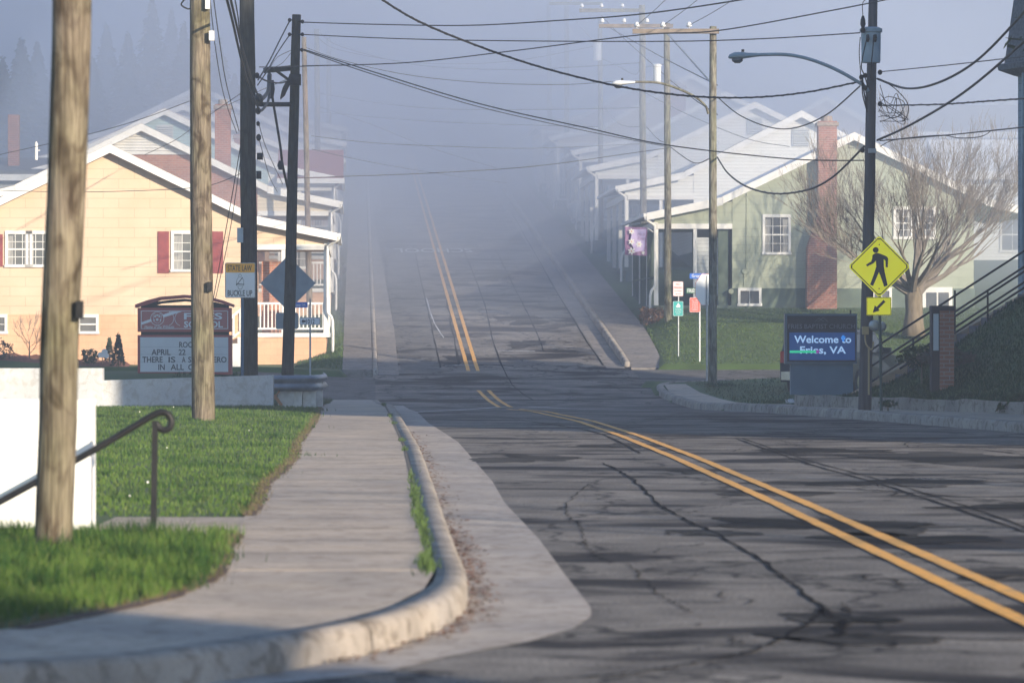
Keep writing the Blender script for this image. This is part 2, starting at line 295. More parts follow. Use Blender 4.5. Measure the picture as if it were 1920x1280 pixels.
def text_geo(g, s, cx, cz, w, h, y, depth=.004, rot=0, plane='xz', bold=.0, shear=0, space=1, zf=None):
    """letters of the built-in font, fitted into w by h round (cx, cz)"""
    key = (s, bold, shear, space)
    if key not in FT:
        cu = bpy.data.curves.new('t', 'FONT'); cu.body = s; cu.fill_mode = 'FRONT'; cu.resolution_u = 3; cu.offset = bold; cu.shear = shear; cu.space_character = space; cu.space_line = .95
        o = bpy.data.objects.new('t', cu); C.objects.link(o); dg = bpy.context.evaluated_depsgraph_get(); me = bpy.data.meshes.new_from_object(o.evaluated_get(dg))
        FT[key] = ([tuple(v.co) for v in me.vertices], [tuple(p.vertices) for p in me.polygons]); bpy.data.objects.remove(o); bpy.data.curves.remove(cu); bpy.data.meshes.remove(me)
    vs, fs = FT[key]; xs = [v[0] for v in vs]; ys = [v[1] for v in vs]; x0, x1, y0, y1 = min(xs), max(xs), min(ys), max(ys); out = []
    for v in vs:
        a = (v[0] - (x0 + x1) / 2) / (x1 - x0) * w; b = (v[1] - (y0 + y1) / 2) / max(1e-6, (y1 - y0)) * h
        a, b = a * math.cos(rot) - b * math.sin(rot), a * math.sin(rot) + b * math.cos(rot)
        out.append((cx + a, y, cz + b) if plane == 'xz' else (cx + a, cz + b, zf(cx + a, cz + b) + y))
    return g.add(out, fs)
def rrect(cx, cz, w, h, r=.03, n=4):
    p = []
    for (sx, sz, a0) in ((1, 1, 0), (-1, 1, 90), (-1, -1, 180), (1, -1, 270)):
        for k in range(n + 1):
            a = math.radians(a0 + 90 * k / n); p.append((cx + sx * (w / 2 - r) + r * math.cos(a), cz + sz * (h / 2 - r) + r * math.sin(a)))
    return p
def catmull(pts, n=8):
    pts = [Vector(p) for p in pts]; out = []
    for i in range(len(pts) - 1):
        p0 = pts[max(i - 1, 0)]; p1 = pts[i]; p2 = pts[i + 1]; p3 = pts[min(i + 2, len(pts) - 1)]
        for k in range(n):
            t = k / n; out.append(.5 * ((2 * p1) + (p2 - p0) * t + (2 * p0 - 5 * p1 + 4 * p2 - p3) * t * t + (3 * p1 - p0 - 3 * p2 + p3) * t ** 3))
    return out + [pts[-1]]

# ------------------------------------------------------------------ ground
def grid(name, xs, ys, zf, m, smooth=True):
    xs = list(xs); ys = list(ys); V = [(x, y, zf(x, y)) for y in ys for x in xs]; nx = len(xs)
    Fc = [(j * nx + i, j * nx + i + 1, (j + 1) * nx + i + 1, (j + 1) * nx + i) for j in range(len(ys) - 1) for i in range(nx - 1)]
    o = fastmesh(name, V, Fc, m, 4); o.data.polygons.foreach_set('use_smooth', [smooth] * len(Fc)); return o
gx = sorted(set([-400, -300, -220, -160, -120, -95, -75, -60, -50, -42, -36, -31, -27, -24, -22] + list(np.arange(-20, 14.01, .25)) + [15, 16, 17, 18, 19, 20, 22, 25, 29, 34, 40, 50, 65, 85, 120, 160, 220, 300, 400]))
gy = sorted(set([-60, -40, -20, 0, 8, 12, 14, 16, 16.9, 17.1] + list(np.arange(18, 84, .5)) + list(np.arange(84, 135, .5)) + [97.95, 98.05, 110.95, 111.05, 107.45, 107.55, 113.55, 113.65] + list(np.arange(135, 220, 2)) + list(np.arange(220, 640, 12)) + [700, 900]))
structure(grid('ground', gx, gy, T, M_GRASSG))
rxs = list(np.arange(-14, 14.1, .5))
def strip(name, ys, fl, fr, off, m, nx=8, zf=None):
    zf = zf or (lambda x, y: R(y)); V = []
    for y in ys:
        a, b = fl(y), fr(y)
        for i in range(nx + 1): x = a + (b - a) * i / nx; V.append((x, y, zf(x, y) + off))
    Fc = [(j * (nx + 1) + i, j * (nx + 1) + i + 1, (j + 1) * (nx + 1) + i + 1, (j + 1) * (nx + 1) + i) for j in range(len(ys) - 1) for i in range(nx)]
    o = fastmesh(name, V, Fc, m, 4); o.data.polygons.foreach_set('use_smooth', [True] * len(Fc)); return structure(o)
strip('road', list(np.arange(4, 135, .5)) + list(np.arange(135, 480, 3)), lambda y: -20 if y < 19 else (KL(y) - .15), lambda y: KR(y) + .15, 0, M_ASPH, 10)
strip('side_road', list(np.arange(97.8, 111.3, .5)), lambda y: -60, lambda y: KL(y) - .1, .0, M_ASPH2, 120, RZ)
strip('cross_road', list(np.arange(107.4, 113.8, .5)), lambda y: KR(y) + .1, lambda y: 60, -.002, M_ASPH2, 60)
# paler patch lanes and tar seams
def poly_sheet(name, pts, off, m, hole=None, step=None):
    """flat polygon (world x,y) cut into rows and draped on the road"""
    import bmesh
    bm = bmesh.new(); bm.faces.new([bm.verts.new((x, y, 0)) for x, y in pts]); y0 = min(p[1] for p in pts); y1 = max(p[1] for p in pts); st = step or max(.5, (y1 - y0) / 80); y = y0 + st
    while y < y1:
        bmesh.ops.bisect_plane(bm, geom=bm.verts[:] + bm.edges[:] + bm.faces[:], plane_co=(0, y, 0), plane_no=(0, 1, 0)); y += st
    bmesh.ops.triangulate(bm, faces=bm.faces)
    for v in bm.verts: v.co.z = R(v.co.y) + off
    bmesh.ops.recalc_face_normals(bm, faces=bm.faces)
    me = bpy.data.meshes.new(name); bm.to_mesh(me); bm.free(); me.materials.append(m); o = bpy.data.objects.new(name, me); C.objects.link(o); return structure(o)
def gps(l, off=0): return [GP(a, b, off) for a, b in l]
poly_sheet('road_patch', gps([(752, 694), (700, 395), (742, 395), (775, 460), (797, 560), (826, 694)]), .004, M_ASPH2)
def wobble(pts, n, amp):
    out = catmull([(x, y, 0) for x, y in pts], n); return [(p.x + random.uniform(-amp, amp), p.y + random.uniform(-amp, amp) * 2) for p in out]
def seam(px, w, name='tar_seam', m=None, off=.007, amp=.012, n=8):
    c = wobble(gps(px), n, amp); g = G(); vs = []
    for i, (x, y) in enumerate(c):
        a = Vector(c[max(i - 1, 0)]); b = Vector(c[min(i + 1, len(c) - 1)]); d = (b - a).normalized(); ww = w * random.uniform(.4, 1.25) / 2
        for s_ in (-1, 1): X = x - d.y * ww * s_; Y_ = y + d.x * ww * s_; vs.append((X, Y_, R(Y_) + off))
    g.add(vs, [(2 * i, 2 * i + 1, 2 * i + 3, 2 * i + 2) for i in range(len(c) - 1)]); return structure(g.build(name, m or M_TAR))
seam([(1130, 868), (1180, 895), (1250, 955), (1400, 1032), (1545, 1145)], .034, amp=.02, n=22)
seam([(1545, 1145), (1500, 1180), (1400, 1225), (1200, 1262), (1000, 1278)], .03, amp=.015, n=22)
seam([(1545, 1145), (1580, 1175), (1560, 1195)], .07, amp=.03, n=14)
seam([(1110, 905), (1060, 950), (1090, 990), (1100, 1030), (1150, 1060)], .012, amp=.02, n=18); seam([(1180, 1060), (1230, 1110), (1300, 1150)], .012, amp=.02, n=16)
for i in range(26):
    x, y = random.uniform(1000, 1880), random.uniform(800, 1230); l = [(x, y)]
    if x < 1000 + (y - 780) * .45: continue
    for k in range(4): x += random.uniform(-14, 60) * (1 if i % 2 else -1); y += random.uniform(-3, 9); l.append((x, y))
    seam(l, random.uniform(.008, .02), amp=.02, n=12)
seam([(1380, 822), (1500, 865), (1640, 905), (1780, 950), (1925, 1000)], .04); seam([(1392, 822), (1510, 862), (1650, 900), (1790, 943), (1925, 990)], .03)
seam([(1000, 905), (1100, 905), (1400, 912), (1650, 920), (1925, 945)], .06)
M_STAIN = asphalt('asphalt_stain', (.04, .037, .036), (0, 0, 0), (.085, .078, .073), .5)
def stain(cx, cy, w, h, seed):   # ragged dark patch worn into the surface, size in metres
    x0, y0 = GP(cx, cy); r_ = random.Random(seed); n = 90; ph = [r_.uniform(0, 6.3) for _ in range(7)]; pts = []
    for k in range(n):
        a = 2 * math.pi * k / n; q = 1 + sum(math.sin(a * (j + 2) + ph[j]) * .26 / (1 + j * .55) for j in range(7)) + r_.uniform(-.09, .09); q = max(.25, q); pts.append((x0 + math.cos(a) * w / 2 * q, y0 + math.sin(a) * h / 2 * q))
    poly_sheet('road_stain', pts, .0055, M_STAIN, step=1.2)
for i, a in enumerate([(1560, 985, 1.5, 2.6), (1690, 1010, 1.1, 1.6), (1800, 860, 2.6, 4.2), (1700, 905, 1.6, 2.2), (1540, 845, 1.6, 2.0), (1450, 925, .8, 1.6), (1880, 1075, .7, 1.0), (1560, 1160, .45, .9), (1610, 1200, .8, .7), (985, 860, 1.1, 3), (1340, 1000, .6, .9), (1180, 835, .9, 2.2), (855, 675, .9, 3.5), (980, 600, 1.8, 3.2), (985, 645, 1.3, 2.2), (1040, 612, 1.0, 1.8), (930, 520, 1.4, 3.4), (1880, 950, .9, 1.0), (1300, 885, .5, 1.1)]): stain(*a, 40 + i)
seam([(1330, 1035), (1450, 1038), (1560, 1033)], .03); seam([(1540, 1195), (1700, 1198), (1925, 1203)], .05)
seam([(775, 460), (797, 560), (815, 640), (826, 690)], .05); seam([(870, 470), (905, 560), (925, 640), (960, 720), (1000, 750)], .045)
seam([(930, 470), (975, 560), (1000, 610), (1020, 660)], .05); seam([(925, 640), (1010, 652), (1130, 668)], .06, amp=.03); seam([(830, 520), (845, 600), (860, 686)], .07, amp=.04)
seam([(826, 686), (900, 684), (960, 686)], .2, amp=.06); seam([(960, 786), (1060, 800), (1130, 815), (1200, 850)], .05)
seam([(780, 772), (960, 762), (1300, 770), (1500, 775)], .18, 'concrete_seam', M_WPAINT, .003); seam([(1280, 800), (1400, 806), (1600, 822)], .05); seam([(1100, 803), (1350, 808), (1700, 830), (1900, 850)], .05)
seam([(1130, 685), (1060, 575), (960, 400)], .05)
# double yellow line
def centre(y): return lerp([14, 21.05, 35, 48.2, 58, 68.4, 76, 82, 92, 99, 105.7, 112.7, 198.4, 480], [3.0, 2.81, 2.5, 2.14, 1.8, 1.33, .8, .46, .0, -.36, -.8, -1.13, -4.55, -15.8], y)
def line(y0, y1, off, name='yellow_line'):
    ys = list(np.arange(y0, y1, .5)) + [y1]; V = []
    for y in ys:
        for e in (-.055, .055): V.append((centre(y) + off + e + random.uniform(-.006, .006), y, R(y) + .0105))
    o = fastmesh(name, V, [(2 * i, 2 * i + 1, 2 * i + 3, 2 * i + 2) for i in range(len(ys) - 1)], M_YEL, 4); structure(o)
for off in (-.14, .14): line(15, 91, off); line(95, 105.5, off); line(112.9, 300, off)
# SCHOOL painted for traffic coming down
g = G(); text_geo(g, 'SCHOOL', *(-3.35, 163.5), 3.3, 2.5, .012, rot=math.pi + .04, plane='xy', zf=lambda x, y: R(y)); structure(g.build('road_lettering', M_WPAINT))
seam([(934, 658), (970, 659), (1003, 659)], .12, 'stop_line', M_WPAINT, .012, .005); seam([(833, 686), (870, 685), (890, 685)], .12, 'stop_line', M_WPAINT, .012, .005)
seam([(800, 560), (812, 600), (832, 634)], .04, 'scrape_line', M_WPAINT, .012)
seam([(1715, 899), (1760, 900), (1850, 901)], .06, 'scrape_line', M_WPAINT, .012)
# gutters and kerbs
gl = [(727, 1262), (832, 1234), (990, 1206), (1077, 1179), (1108, 1157), (1108, 1140), (1060, 1079), (1012, 1013), (946, 943), (924, 904), (859, 829), (802, 792), (764, 765)]
kl_ = [(-1.6, 16.2), (-1.3, 16.67), (-1.09, 17.06), (-.657, 18.2), (-.427, 19.2), (-.27, 20.6), (-.246, 22.1)] + [(KL(y), y) for y in (24.7, 28.6, 36.2, 47.4, 55, 64.3, 72, 80, 90, 97)]
kl_ = [(-7, 14.6), (-4, 15.1), (-2.6, 15.55)] + kl_
go = gps(gl) + [(-2.75, 97)]
poly_sheet('gutter', [(x - .03, y) for x, y in kl_] + go[::-1] + [(-2.6, 14.5), (-7, 13.4)], .004, M_GUT, step=2)
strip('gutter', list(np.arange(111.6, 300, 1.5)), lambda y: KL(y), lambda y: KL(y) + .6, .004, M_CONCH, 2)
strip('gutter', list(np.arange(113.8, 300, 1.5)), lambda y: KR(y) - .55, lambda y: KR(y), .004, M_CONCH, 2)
def offset(path, d):
    out = []
    for i, (x, y) in enumerate(path):
        a = Vector(path[max(i - 1, 0)]); b = Vector(path[min(i + 1, len(path) - 1)]); t = (b - a).normalized(); out.append((x - t.y * d, y + t.x * d))
    return out
def dens(path, n=6): return [(p.x, p.y) for p in catmull([(x, y, 0) for x, y in path], n)]
def kerb(path, w, h, side, m=M_KERB, name='kerb', hf=None, wob=.0025):
    path = dens(path); prof = [(0, -.15), (.015, h * .75), (.045, h * .97), (.08, h), (w, h), (w, -.15)]; rows = []
    offs = [offset(path, side * o_) for o_, _ in prof]; vs = []
    for i in range(len(path)):
        jt = random.uniform(-wob, wob)
        for k, (o_, hh) in enumerate(prof):
            x, y = offs[k][i]; e = hf(y) if hf else 1; vs.append((x, y, RZ(x, path[i][1]) + (hh * e if hh > 0 else hh) + (jt if 0 < k < 5 else 0)))
    n = len(prof); g = G(); g.add(vs, [(i * n + k, i * n + k + 1, (i + 1) * n + k + 1, (i + 1) * n + k) for i in range(len(path) - 1) for k in range(n - 1)] + [tuple(range(n)), tuple((len(path) - 1) * n + k for k in range(n))[::-1]])
    o = g.build(name, m); o.data.shade_smooth(); return structure(o)
kerb(kl_, .19, .155, 1)
kerb([(KL(y), y) for y in (111.6, 125, 150, 200, 300)], .16, .14, 1)
kerb([(KR(y), y) for y in (114.3, 118, 125, 150, 200, 300)], .17, .2, -1, hf=lambda y: .6 + .4 * sstep(112, 118, y))
krp = [(12.2, 20), (10.8, 40), (8, 60), (6.9, 67), (5.72, 74.5), (4.9, 81), (4.45, 88), (4.3, 97), (3.95, 103), (4.1, 106.3), (5.2, 107.3), (8, 107.5), (20, 107.5)]
kerb(krp, .2, .17, -1, wob=.008)
g = G()   # open joints across the kerb
for y in (17.9, 24.4, 33.5, 43.5, 52.5, 61):
    i = min(range(len(kl_)), key=lambda k: abs(kl_[k][1] - y)); a = Vector(kl_[i]); b = Vector(kl_[min(i + 1, len(kl_) - 1)]); t = (b - a).normalized(); c = a + t * max(0, (y - a.y)) / max(.2, t.y); n_ = Vector((-t.y, t.x))
    prof = [(-.004, .0), (.011, .118), (.04, .153), (.08, .1585), (.19, .1585)]; vs = []
    for (o_, hh) in prof:
        for e in (-.008, .008): v = c + n_ * o_ + t * e; vs.append((v.x, v.y, hh))
    g.add(vs, [(2 * k, 2 * k + 1, 2 * k + 3, 2 * k + 2) for k in range(4)])
structure(g.build('kerb_joint', M_JOINT))
V = []
for _ in range(9):
    y = random.uniform(19, 70); x = PL(y) - abs(random.gauss(0, 2)) - .1; z = T(x, y) + .045; s_ = random.uniform(.006, .013)
    for k in range(4): V.append((x + s_ * math.cos(k * 1.57), y, z + s_ * math.sin(k * 1.57)))
# sidewalks
def slab(name, left, right, top0, m=M_CONC, ramp=None):
    n = len(left); vs = []
    for (a, b) in zip(left, right):
        top = top0 if not ramp else .012 + (top0 - .012) * sstep(ramp[0], ramp[1], a[1])
        vs += [(a[0], a[1], R(a[1]) - .12), (a[0], a[1], R(a[1]) + top), (b[0], b[1], R(b[1]) + top), (b[0], b[1], R(b[1]) - .12)]
    g = G(); g.add(vs, [(4 * i + k, 4 * i + k + 1, 4 * i + 5 + k, 4 * i + 4 + k) for i in range(n - 1) for k in range(3)] + [(0, 1, 2, 3), (4 * n - 1, 4 * n - 2, 4 * n - 3, 4 * n - 4)]); return structure(g.build(name, m))
kb = offset(kl_, .19)
ybs = [y for _, y in kb]
def KB(y): return lerp(ybs[5:], [x for x, _ in kb][5:], y)
ys = [22.3, 23.2, 25.7, 27, 29.6, 32.1, 35.6, 37.7, 42.6, 49.1, 55, 61.5, 70, 76, 84, 90, 97]
slab('sidewalk', [(PL(y) - .04, y) for y in ys], [(KB(y) - .015, y) for y in ys], .15)
cornerR = [(x, y) for x, y in kb if y < 22.3]; 
slabp = [(-7, 17.05), (-2.5, 17.5), (-2.15, 18.2), (-1.85, 19.5), (-1.7, 21.3), (-1.72, 22.3), (KB(22.3) - .015, 22.3)] + [(x, y + 0.0) for x, y in offset(kl_, .205)[::-1] if y < 22.2]
poly_sheet('sidewalk', slabp, .148, M_CONC, step=1.5)
strip('garden_path', [26.5, 27, 28, 28.95], lambda y: -5.2, lambda y: PL(y) - .04, .146, M_CONC, 4)
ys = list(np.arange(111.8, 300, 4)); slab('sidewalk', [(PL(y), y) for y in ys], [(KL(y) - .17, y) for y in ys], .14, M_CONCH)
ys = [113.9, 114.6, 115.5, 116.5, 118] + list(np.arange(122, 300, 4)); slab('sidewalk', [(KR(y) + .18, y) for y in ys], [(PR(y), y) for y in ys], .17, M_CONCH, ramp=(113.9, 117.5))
ys = [40, 50, 60, 64, 68, 72, 75, 78, 82, 86]; krx = offset(dens(krp), -.21)
def KRB(y): return lerp([p[1] for p in krx if p[1] < 103], [p[0] for p in krx if p[1] < 103], y)
slab('sidewalk', [(KRB(y), y) for y in ys], [(max(PR(y), KRB(y) + .9), y) for y in ys], .15)
ys = [86, 90, 94, 98, 102, 106]; slab('sidewalk', [(KRB(y) if y < 103 else 4.2, y) for y in ys], [(KRB(min(y, 103)) + w_, y) for y, w_ in zip(ys, (.95, .95, .9, .85, .8, .6))], .15)
# joints between slabs and weeds in the kerb crack
g = G()
for y in list(np.arange(24, 76, 1.55)):
    a = PL(y); b = KB(y) - .02; z = R(y) + .1515; g.add([(a, y, z), (b, y, z), (b, y + .028, z), (a, y + .028, z)], [(0, 1, 2, 3)])
for y in np.arange(113, 190, 1.5):
    a = PL(y) + .02; b = KL(y) - .19; z = R(y) + .1415; g.add([(a, y, z), (b, y, z), (b, y + .015, R(y + .015) + .1415), (a, y + .015, R(y + .015) + .1415)], [(0, 1, 2, 3)])
structure(g.build('sidewalk_joint', M_JOINT))
g = G(); c = [(KB(y) - .02, y) for y in np.arange(22.3, 97, .6)]
g.add([(x + e, y, R(y) + .153) for x, y in c for e in (-.018, .018)], [(2 * i, 2 * i + 1, 2 * i + 3, 2 * i + 2) for i in range(len(c) - 1)]); structure(g.build('kerb_joint', M_JOINT))
g = G(); c = [(PL(y) + random.uniform(-.0, .05), y) for y in np.arange(17.8, 84, .25) if not 26.4 < y < 29]
for i in range(len(c) - 1):
    if c[i + 1][1] - c[i][1] < 1: g.add([(c[i][0] - .08, c[i][1], R(c[i][1]) + .156), (c[i][0] + .02, c[i][1], R(c[i][1]) + .156), (c[i + 1][0] + .02, c[i + 1][1], R(c[i + 1][1]) + .156), (c[i + 1][0] - .08, c[i + 1][1], R(c[i + 1][1]) + .156)], [(0, 1, 2, 3)])
structure(g.build('soil_edge', M_SOIL))

def blades(name, pts, hgt, wid, m, lean=.5, label=None):
    pts = np.asarray(pts); n = len(pts); h = hgt * rng.uniform(.5, 1.25, n); a = rng.uniform(0, 2 * np.pi, n); l = rng.uniform(0, lean, n) * h; b = rng.uniform(0, 2 * np.pi, n)
    V = np.zeros((n, 3, 3)); w = wid * rng.uniform(.6, 1.3, n)
    V[:, 0] = pts + np.stack([np.cos(a) * w, np.sin(a) * w, np.full(n, -.02)], 1); V[:, 1] = pts - np.stack([np.cos(a) * w, np.sin(a) * w, np.full(n, .02)], 1)
    V[:, 2] = pts + np.stack([np.cos(b) * l, np.sin(b) * l, h], 1)
    o = fastmesh(name, V.reshape(-1, 3), np.arange(n * 3).reshape(-1, 3), m, 3); o['kind'] = 'stuff'; o['label'] = label; return o
def scatter(n, x0, x1, y0, y1, cond, zf=T, dens_f=None):
    out = []
    while len(out) < n:
        y = y0 + (y1 - y0) * random.random(); x = x0 + (x1 - x0) * random.random()
        if cond(x, y) and (dens_f is None or random.random() < dens_f(x, y)): out.append((x, y, zf(x, y)))
    return out
vis = lambda x, y: abs(x) < y * .1333 + 1.5
edge = lambda y: PL(y) - .02 + .07 * math.sin(y * 5.3) + .04 * math.sin(y * 13)
def near_edge(x, y): return x < min(edge(y), -1.66 - .1 * (y < 20)) if y > 17.7 else False
blades('grass', scatter(26000, -5, -1.4, 17.7, 26.6, lambda x, y: near_edge(x, y) and vis(x, y) and x < -1.66 - max(0, 20.5 - y) * .33 + .05 * math.sin(x * 30) + .03 * math.sin(y * 31)), .085, .006, M_BLADE, .7, 'thick uncut green grass at the corner by the nearest pole')
blades('grass', scatter(66000, -11.5, -1.6, 29.0, 74.5, lambda x, y: x < edge(y) and vis(x, y), dens_f=lambda x, y: min(1, 38 / y)), .045, .009, M_BLADE, .6, 'mown green lawn between the sidewalk and the low white wall')
blades('grass', scatter(26000, 4.4, 19, 113.8, 128, lambda x, y: x > PR(y) + .05 and vis(x, y)), .04, .03, M_BLADE2, .8, 'pale green lawn in front of the green house')
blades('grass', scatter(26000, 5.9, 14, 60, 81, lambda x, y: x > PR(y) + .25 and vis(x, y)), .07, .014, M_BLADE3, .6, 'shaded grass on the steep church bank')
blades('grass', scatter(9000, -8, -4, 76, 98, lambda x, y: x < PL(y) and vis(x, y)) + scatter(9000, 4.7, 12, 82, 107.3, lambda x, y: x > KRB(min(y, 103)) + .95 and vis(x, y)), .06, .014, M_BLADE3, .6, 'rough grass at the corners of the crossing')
blades('grass', scatter(14000, -9, -4.9, 112, 160, lambda x, y: PL(y) - 1.4 < x < PL(y)), .07, .02, M_BLADE2, .6, 'green verge between the left sidewalk and the porches')
# weeds in the crack
wp = []
for y0_, dy, n in ((22.9, .9, 300), (25.5, 1.5, 130), (28.8, 2.2, 260), (33, 2.4, 200), (31, 5, 200), (37, 1.5, 50), (46, .6, 60), (50, .5, 50), (60, .8, 40), (66, 1.2, 90), (80, 2, 90)):
    for _ in range(n): y = y0_ + random.gauss(0, dy * .5); x = KB(max(22.3, y)) - .02 + random.gauss(0, .02) - (.05 * random.random() if y0_ < 24 else 0); wp.append((x, y, R(y) + .15))
o = fastmesh('clover_flowers', V, np.arange(len(V)).reshape(-1, 4), M_WHITE, 4); o['kind'] = 'stuff'; o['label'] = 'scattered tiny white clover flowers in the lawn'
blades('weeds', wp, .05, .009, M_WEED, .9, 'bright green weeds growing in the kerb joint')
tf = []
for _ in range(46):
    y = random.uniform(18.6, 26.2); x = PL(y) - random.uniform(.12, 2.2) - max(0, 20.5 - y) * .3; n_ = random.randint(50, 150); s_ = random.uniform(.05, .13)
    tf += [(x + random.gauss(0, s_), min(26.4, y + random.gauss(0, s_)), T(x, y)) for _ in range(n_)]
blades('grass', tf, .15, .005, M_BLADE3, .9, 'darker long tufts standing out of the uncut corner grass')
tf = []
for _ in range(240):
    y = random.uniform(29.5, 73); x = PL(y) - random.uniform(.05, 5.5); s_ = random.uniform(.06, .22)
    if vis(x, y): tf += [(x + random.gauss(0, s_), y + random.gauss(0, s_), T(x, y)) for _ in range(70)]
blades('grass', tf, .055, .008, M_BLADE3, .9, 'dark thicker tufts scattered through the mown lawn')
tf = []
for _ in range(9000):
    y = random.uniform(17.8, 74); 
    if 26.4 < y < 29: continue
    x = PL(y) + random.gauss(-.02, .035) - (max(0, 20.5 - y) * .05); tf.append((x, y, R(y) + .13))
blades('grass', tf, .05, .007, mat('dry_grass', (.16, .12, .06), (.07, .06, .025), .9, 9), 1.2, 'dry brown grass fringe along the sidewalk edge')
# dead leaves and grit in the gutter
V = []
for _ in range(900):
    if random.random() < .5: y = random.uniform(17.5, 30)
    else: y = random.uniform(22, 60)
    x = (KL(y) if y > 22.1 else lerp([16.2, 17.06, 18.2, 19.2, 20.6, 22.1], [-1.6, -1.09, -.657, -.427, -.27, -.246], y)) + abs(random.gauss(0, .08)) + .015; s_ = random.uniform(.008, .024); a = random.uniform(0, 6.3)
    for k in range(4): V.append((x + s_ * math.cos(a + k * 1.57), y + s_ * 1.4 * math.sin(a + k * 1.57), R(y) + .012 + random.uniform(0, .012)))
o = fastmesh('litter', V, np.arange(len(V)).reshape(-1, 4), M_LEAF, 4); o['kind'] = 'stuff'; o['label'] = 'dead brown leaves lying along the gutter'

# ------------------------------------------------------------------ church on the right (casts the band of shade over the crossing)
CX0, CX1, CY0, CY1 = 11.45, 26.0, 47.0, 82.5
ch = thing('church', 'large blue grey church building with a corner turret at the right edge above the steps', 'church', (CX0, CY0, 2.6))
g = G(); g.box(CX0, CX1, CY0, CY1, -.5, 11.5); g.build('wall', M_CHURCH, ch)
g = G(); mx_ = (CX0 + CX1) / 2; xa, xb, ya, yb = CX0 - .35, CX1 + .35, CY0 - .4, CY1 + .2; g.add([(xa, ya, 11.4), (xb, ya, 11.4), (xb, yb, 11.4), (xa, yb, 11.4), (mx_, ya, 19.2), (mx_, 58, 19.2)], [(0, 1, 4), (1, 2, 5, 4), (2, 3, 5), (3, 0, 4, 5), (3, 2, 1, 0)]); g.build('roof', M_ROOFG, ch)
# turret at the far corner, its eave and steep roof reach into the picture
tx, ty = 12.22, 85.0
g = G(); g.tube([(tx, ty, -.5), (tx, ty, 7.4)], 1.02, 8); g.build('turret', M_CHURCH, ch)
g = G(); g.tube([(tx, ty, 7.28), (tx, ty, 7.4), (tx, ty, 7.52), (tx, ty, 7.56), (tx, ty, 9.9), (tx, ty, 10.9)], [1.12, 1.46, 1.48, 1.32, .98, .5], 8); g.build('turret_roof', M_ROOFG, ch)
g = G(); g.tube([(11.2, 84.3, -.2), (11.2, 84.3, 3.0)], .035, 8).tube([(11.2, 84.3, 3.0), (11.2, 84.3, 4.6)], .045, 8).tube([(11.2, 84.3, 4.6), (11.23, 84.35, 7.3)], .035, 8); g.build('downspout', M_GREYM, ch)

# ------------------------------------------------------------------ poles
def pole(px0, py0, px1, py1, Y, r0, r1, m, label, group='utility poles along the street', bury=.6, zb=None, n=14):
    b = P(px1, py1, Y); t = P(px0, py0, Y)
    if zb is not None: b.z = zb
    d = (b - t).normalized()
    r = thing('utility_pole', label, 'utility pole', b, group); g = G(); k = 9
    pts = [t.lerp(b + d * bury, i / k) + Vector((random.uniform(-.008, .008), 0, 0)) for i in range(k + 1)]
    g.tube(pts, [r0 + (r1 - r0) * i / k for i in range(k + 1)], n); g.build('shaft', m, r, smooth=True); return r, t, b
p1, t1, b1 = pole(138, -60, 98, 1040, 24.6, .126, .122, M_POLEL, 'nearest thick brown utility pole standing in the uncut grass', n=20)
g = G(); q = P(150, 580, 24.5); g.box(q.x - .02, q.x + .02, q.y - .05, q.y + .03, q.z - .06, q.z + .055); g.build('tag_plate', M_BLACK, p1)
p2, t2, b2 = pole(374, -60, 381, 790, 60, .155, .185, M_POLEL, 'light brown utility pole on the lawn in front of the school sign', n=18)
g = G(); q = P(394, 537, 59.85); g.box(q.x - .04, q.x + .03, q.y - .1, q.y + .03, q.z - .075, q.z + .07); g.build('tag_plate', M_BLACK, p2)
g = G(); q = P(396, 67, 59.8); g.box(q.x - .03, q.x + .05, q.y - .05, q.y + .05, q.z - .08, q.z + .07); q = P(389, 8, 59.8); g.box(q.x - .03, q.x + .04, q.y - .05, q.y + .05, q.z - .08, q.z + .2); g.build('insulator', M_CERAM, p2)
p3, t3, b3 = pole(463, -60, 468, 706, 79, .15, .185, M_POLED, 'thick dark utility pole behind the buckle up sign', zb=.4)
p4, t4, b4 = pole(556, 28, 539, 705, 84, .098, .14, M_POLED, 'slim dark leaning pole with a short crossarm beside the grey diamond sign', zb=.4)
g = G()
g.obox(P(545, 128, 84), P(494, 133, 84), .1, .11).obox(P(518, 133, 84), P(548, 155, 84), .05, .06).tube([P(545, 196, 84), P(484, 196, 82)], .05, 8); g.build('crossarm', M_POLED, p4)
g = G()
for (x, y) in ((543, 38), (567, 41), (543, 65), (567, 65), (566, 94)): q = P(x, y, 83.8); g.ball(q, .045, 6).obox(q, P(555, y, 84), .03, .03)
g.build('bracket', M_BLACK, p4)
g = G(); q = P(553, 148, 83.8); g.box(q.x - .12, q.x + .13, q.y - .05, q.y + .1, q.z - .14, q.z + .1)
for k in range(8): g.tube(catmull([P(548 - k % 3 * 2, 140, 83.8), P(538 - k, 165, 83.7), P(533 - k, 180 + k, 83.7), P(540 - k, 165, 83.7), P(549, 150, 83.8)], 4), .012, 4)
g.build('cable_coil', M_BLACK, p4, smooth=True)
g = G(); g.tube(catmull([P(505, 135, 83), P(508, 160, 83), P(512, 190, 83), P(525, 270, 83), P(530, 310, 83.3), P(541, 358, 83.8)], 6), [.03] * 31, 6); q = P(509, 168, 83); g.tube([q + Vector((0, 0, .2)), q, q + Vector((0, 0, -.2))], [.05, .075, .04], 8); q = P(526, 310, 83); g.tube([q + Vector((0, 0, .1)), q, q + Vector((0, 0, -.1))], [.04, .07, .04], 8)
g.tube(catmull([P(505, 140, 83), P(503, 170, 82), P(492, 185, 80), P(484, 188, 79.3)], 5), .045, 6); g.tube(catmull([P(507, 140, 83), P(504, 185, 82), P(493, 205, 80), P(484, 208, 79.3)], 5), .03, 6)
g.build('riser_cable', M_BLACK, p4, smooth=True)
g = G()
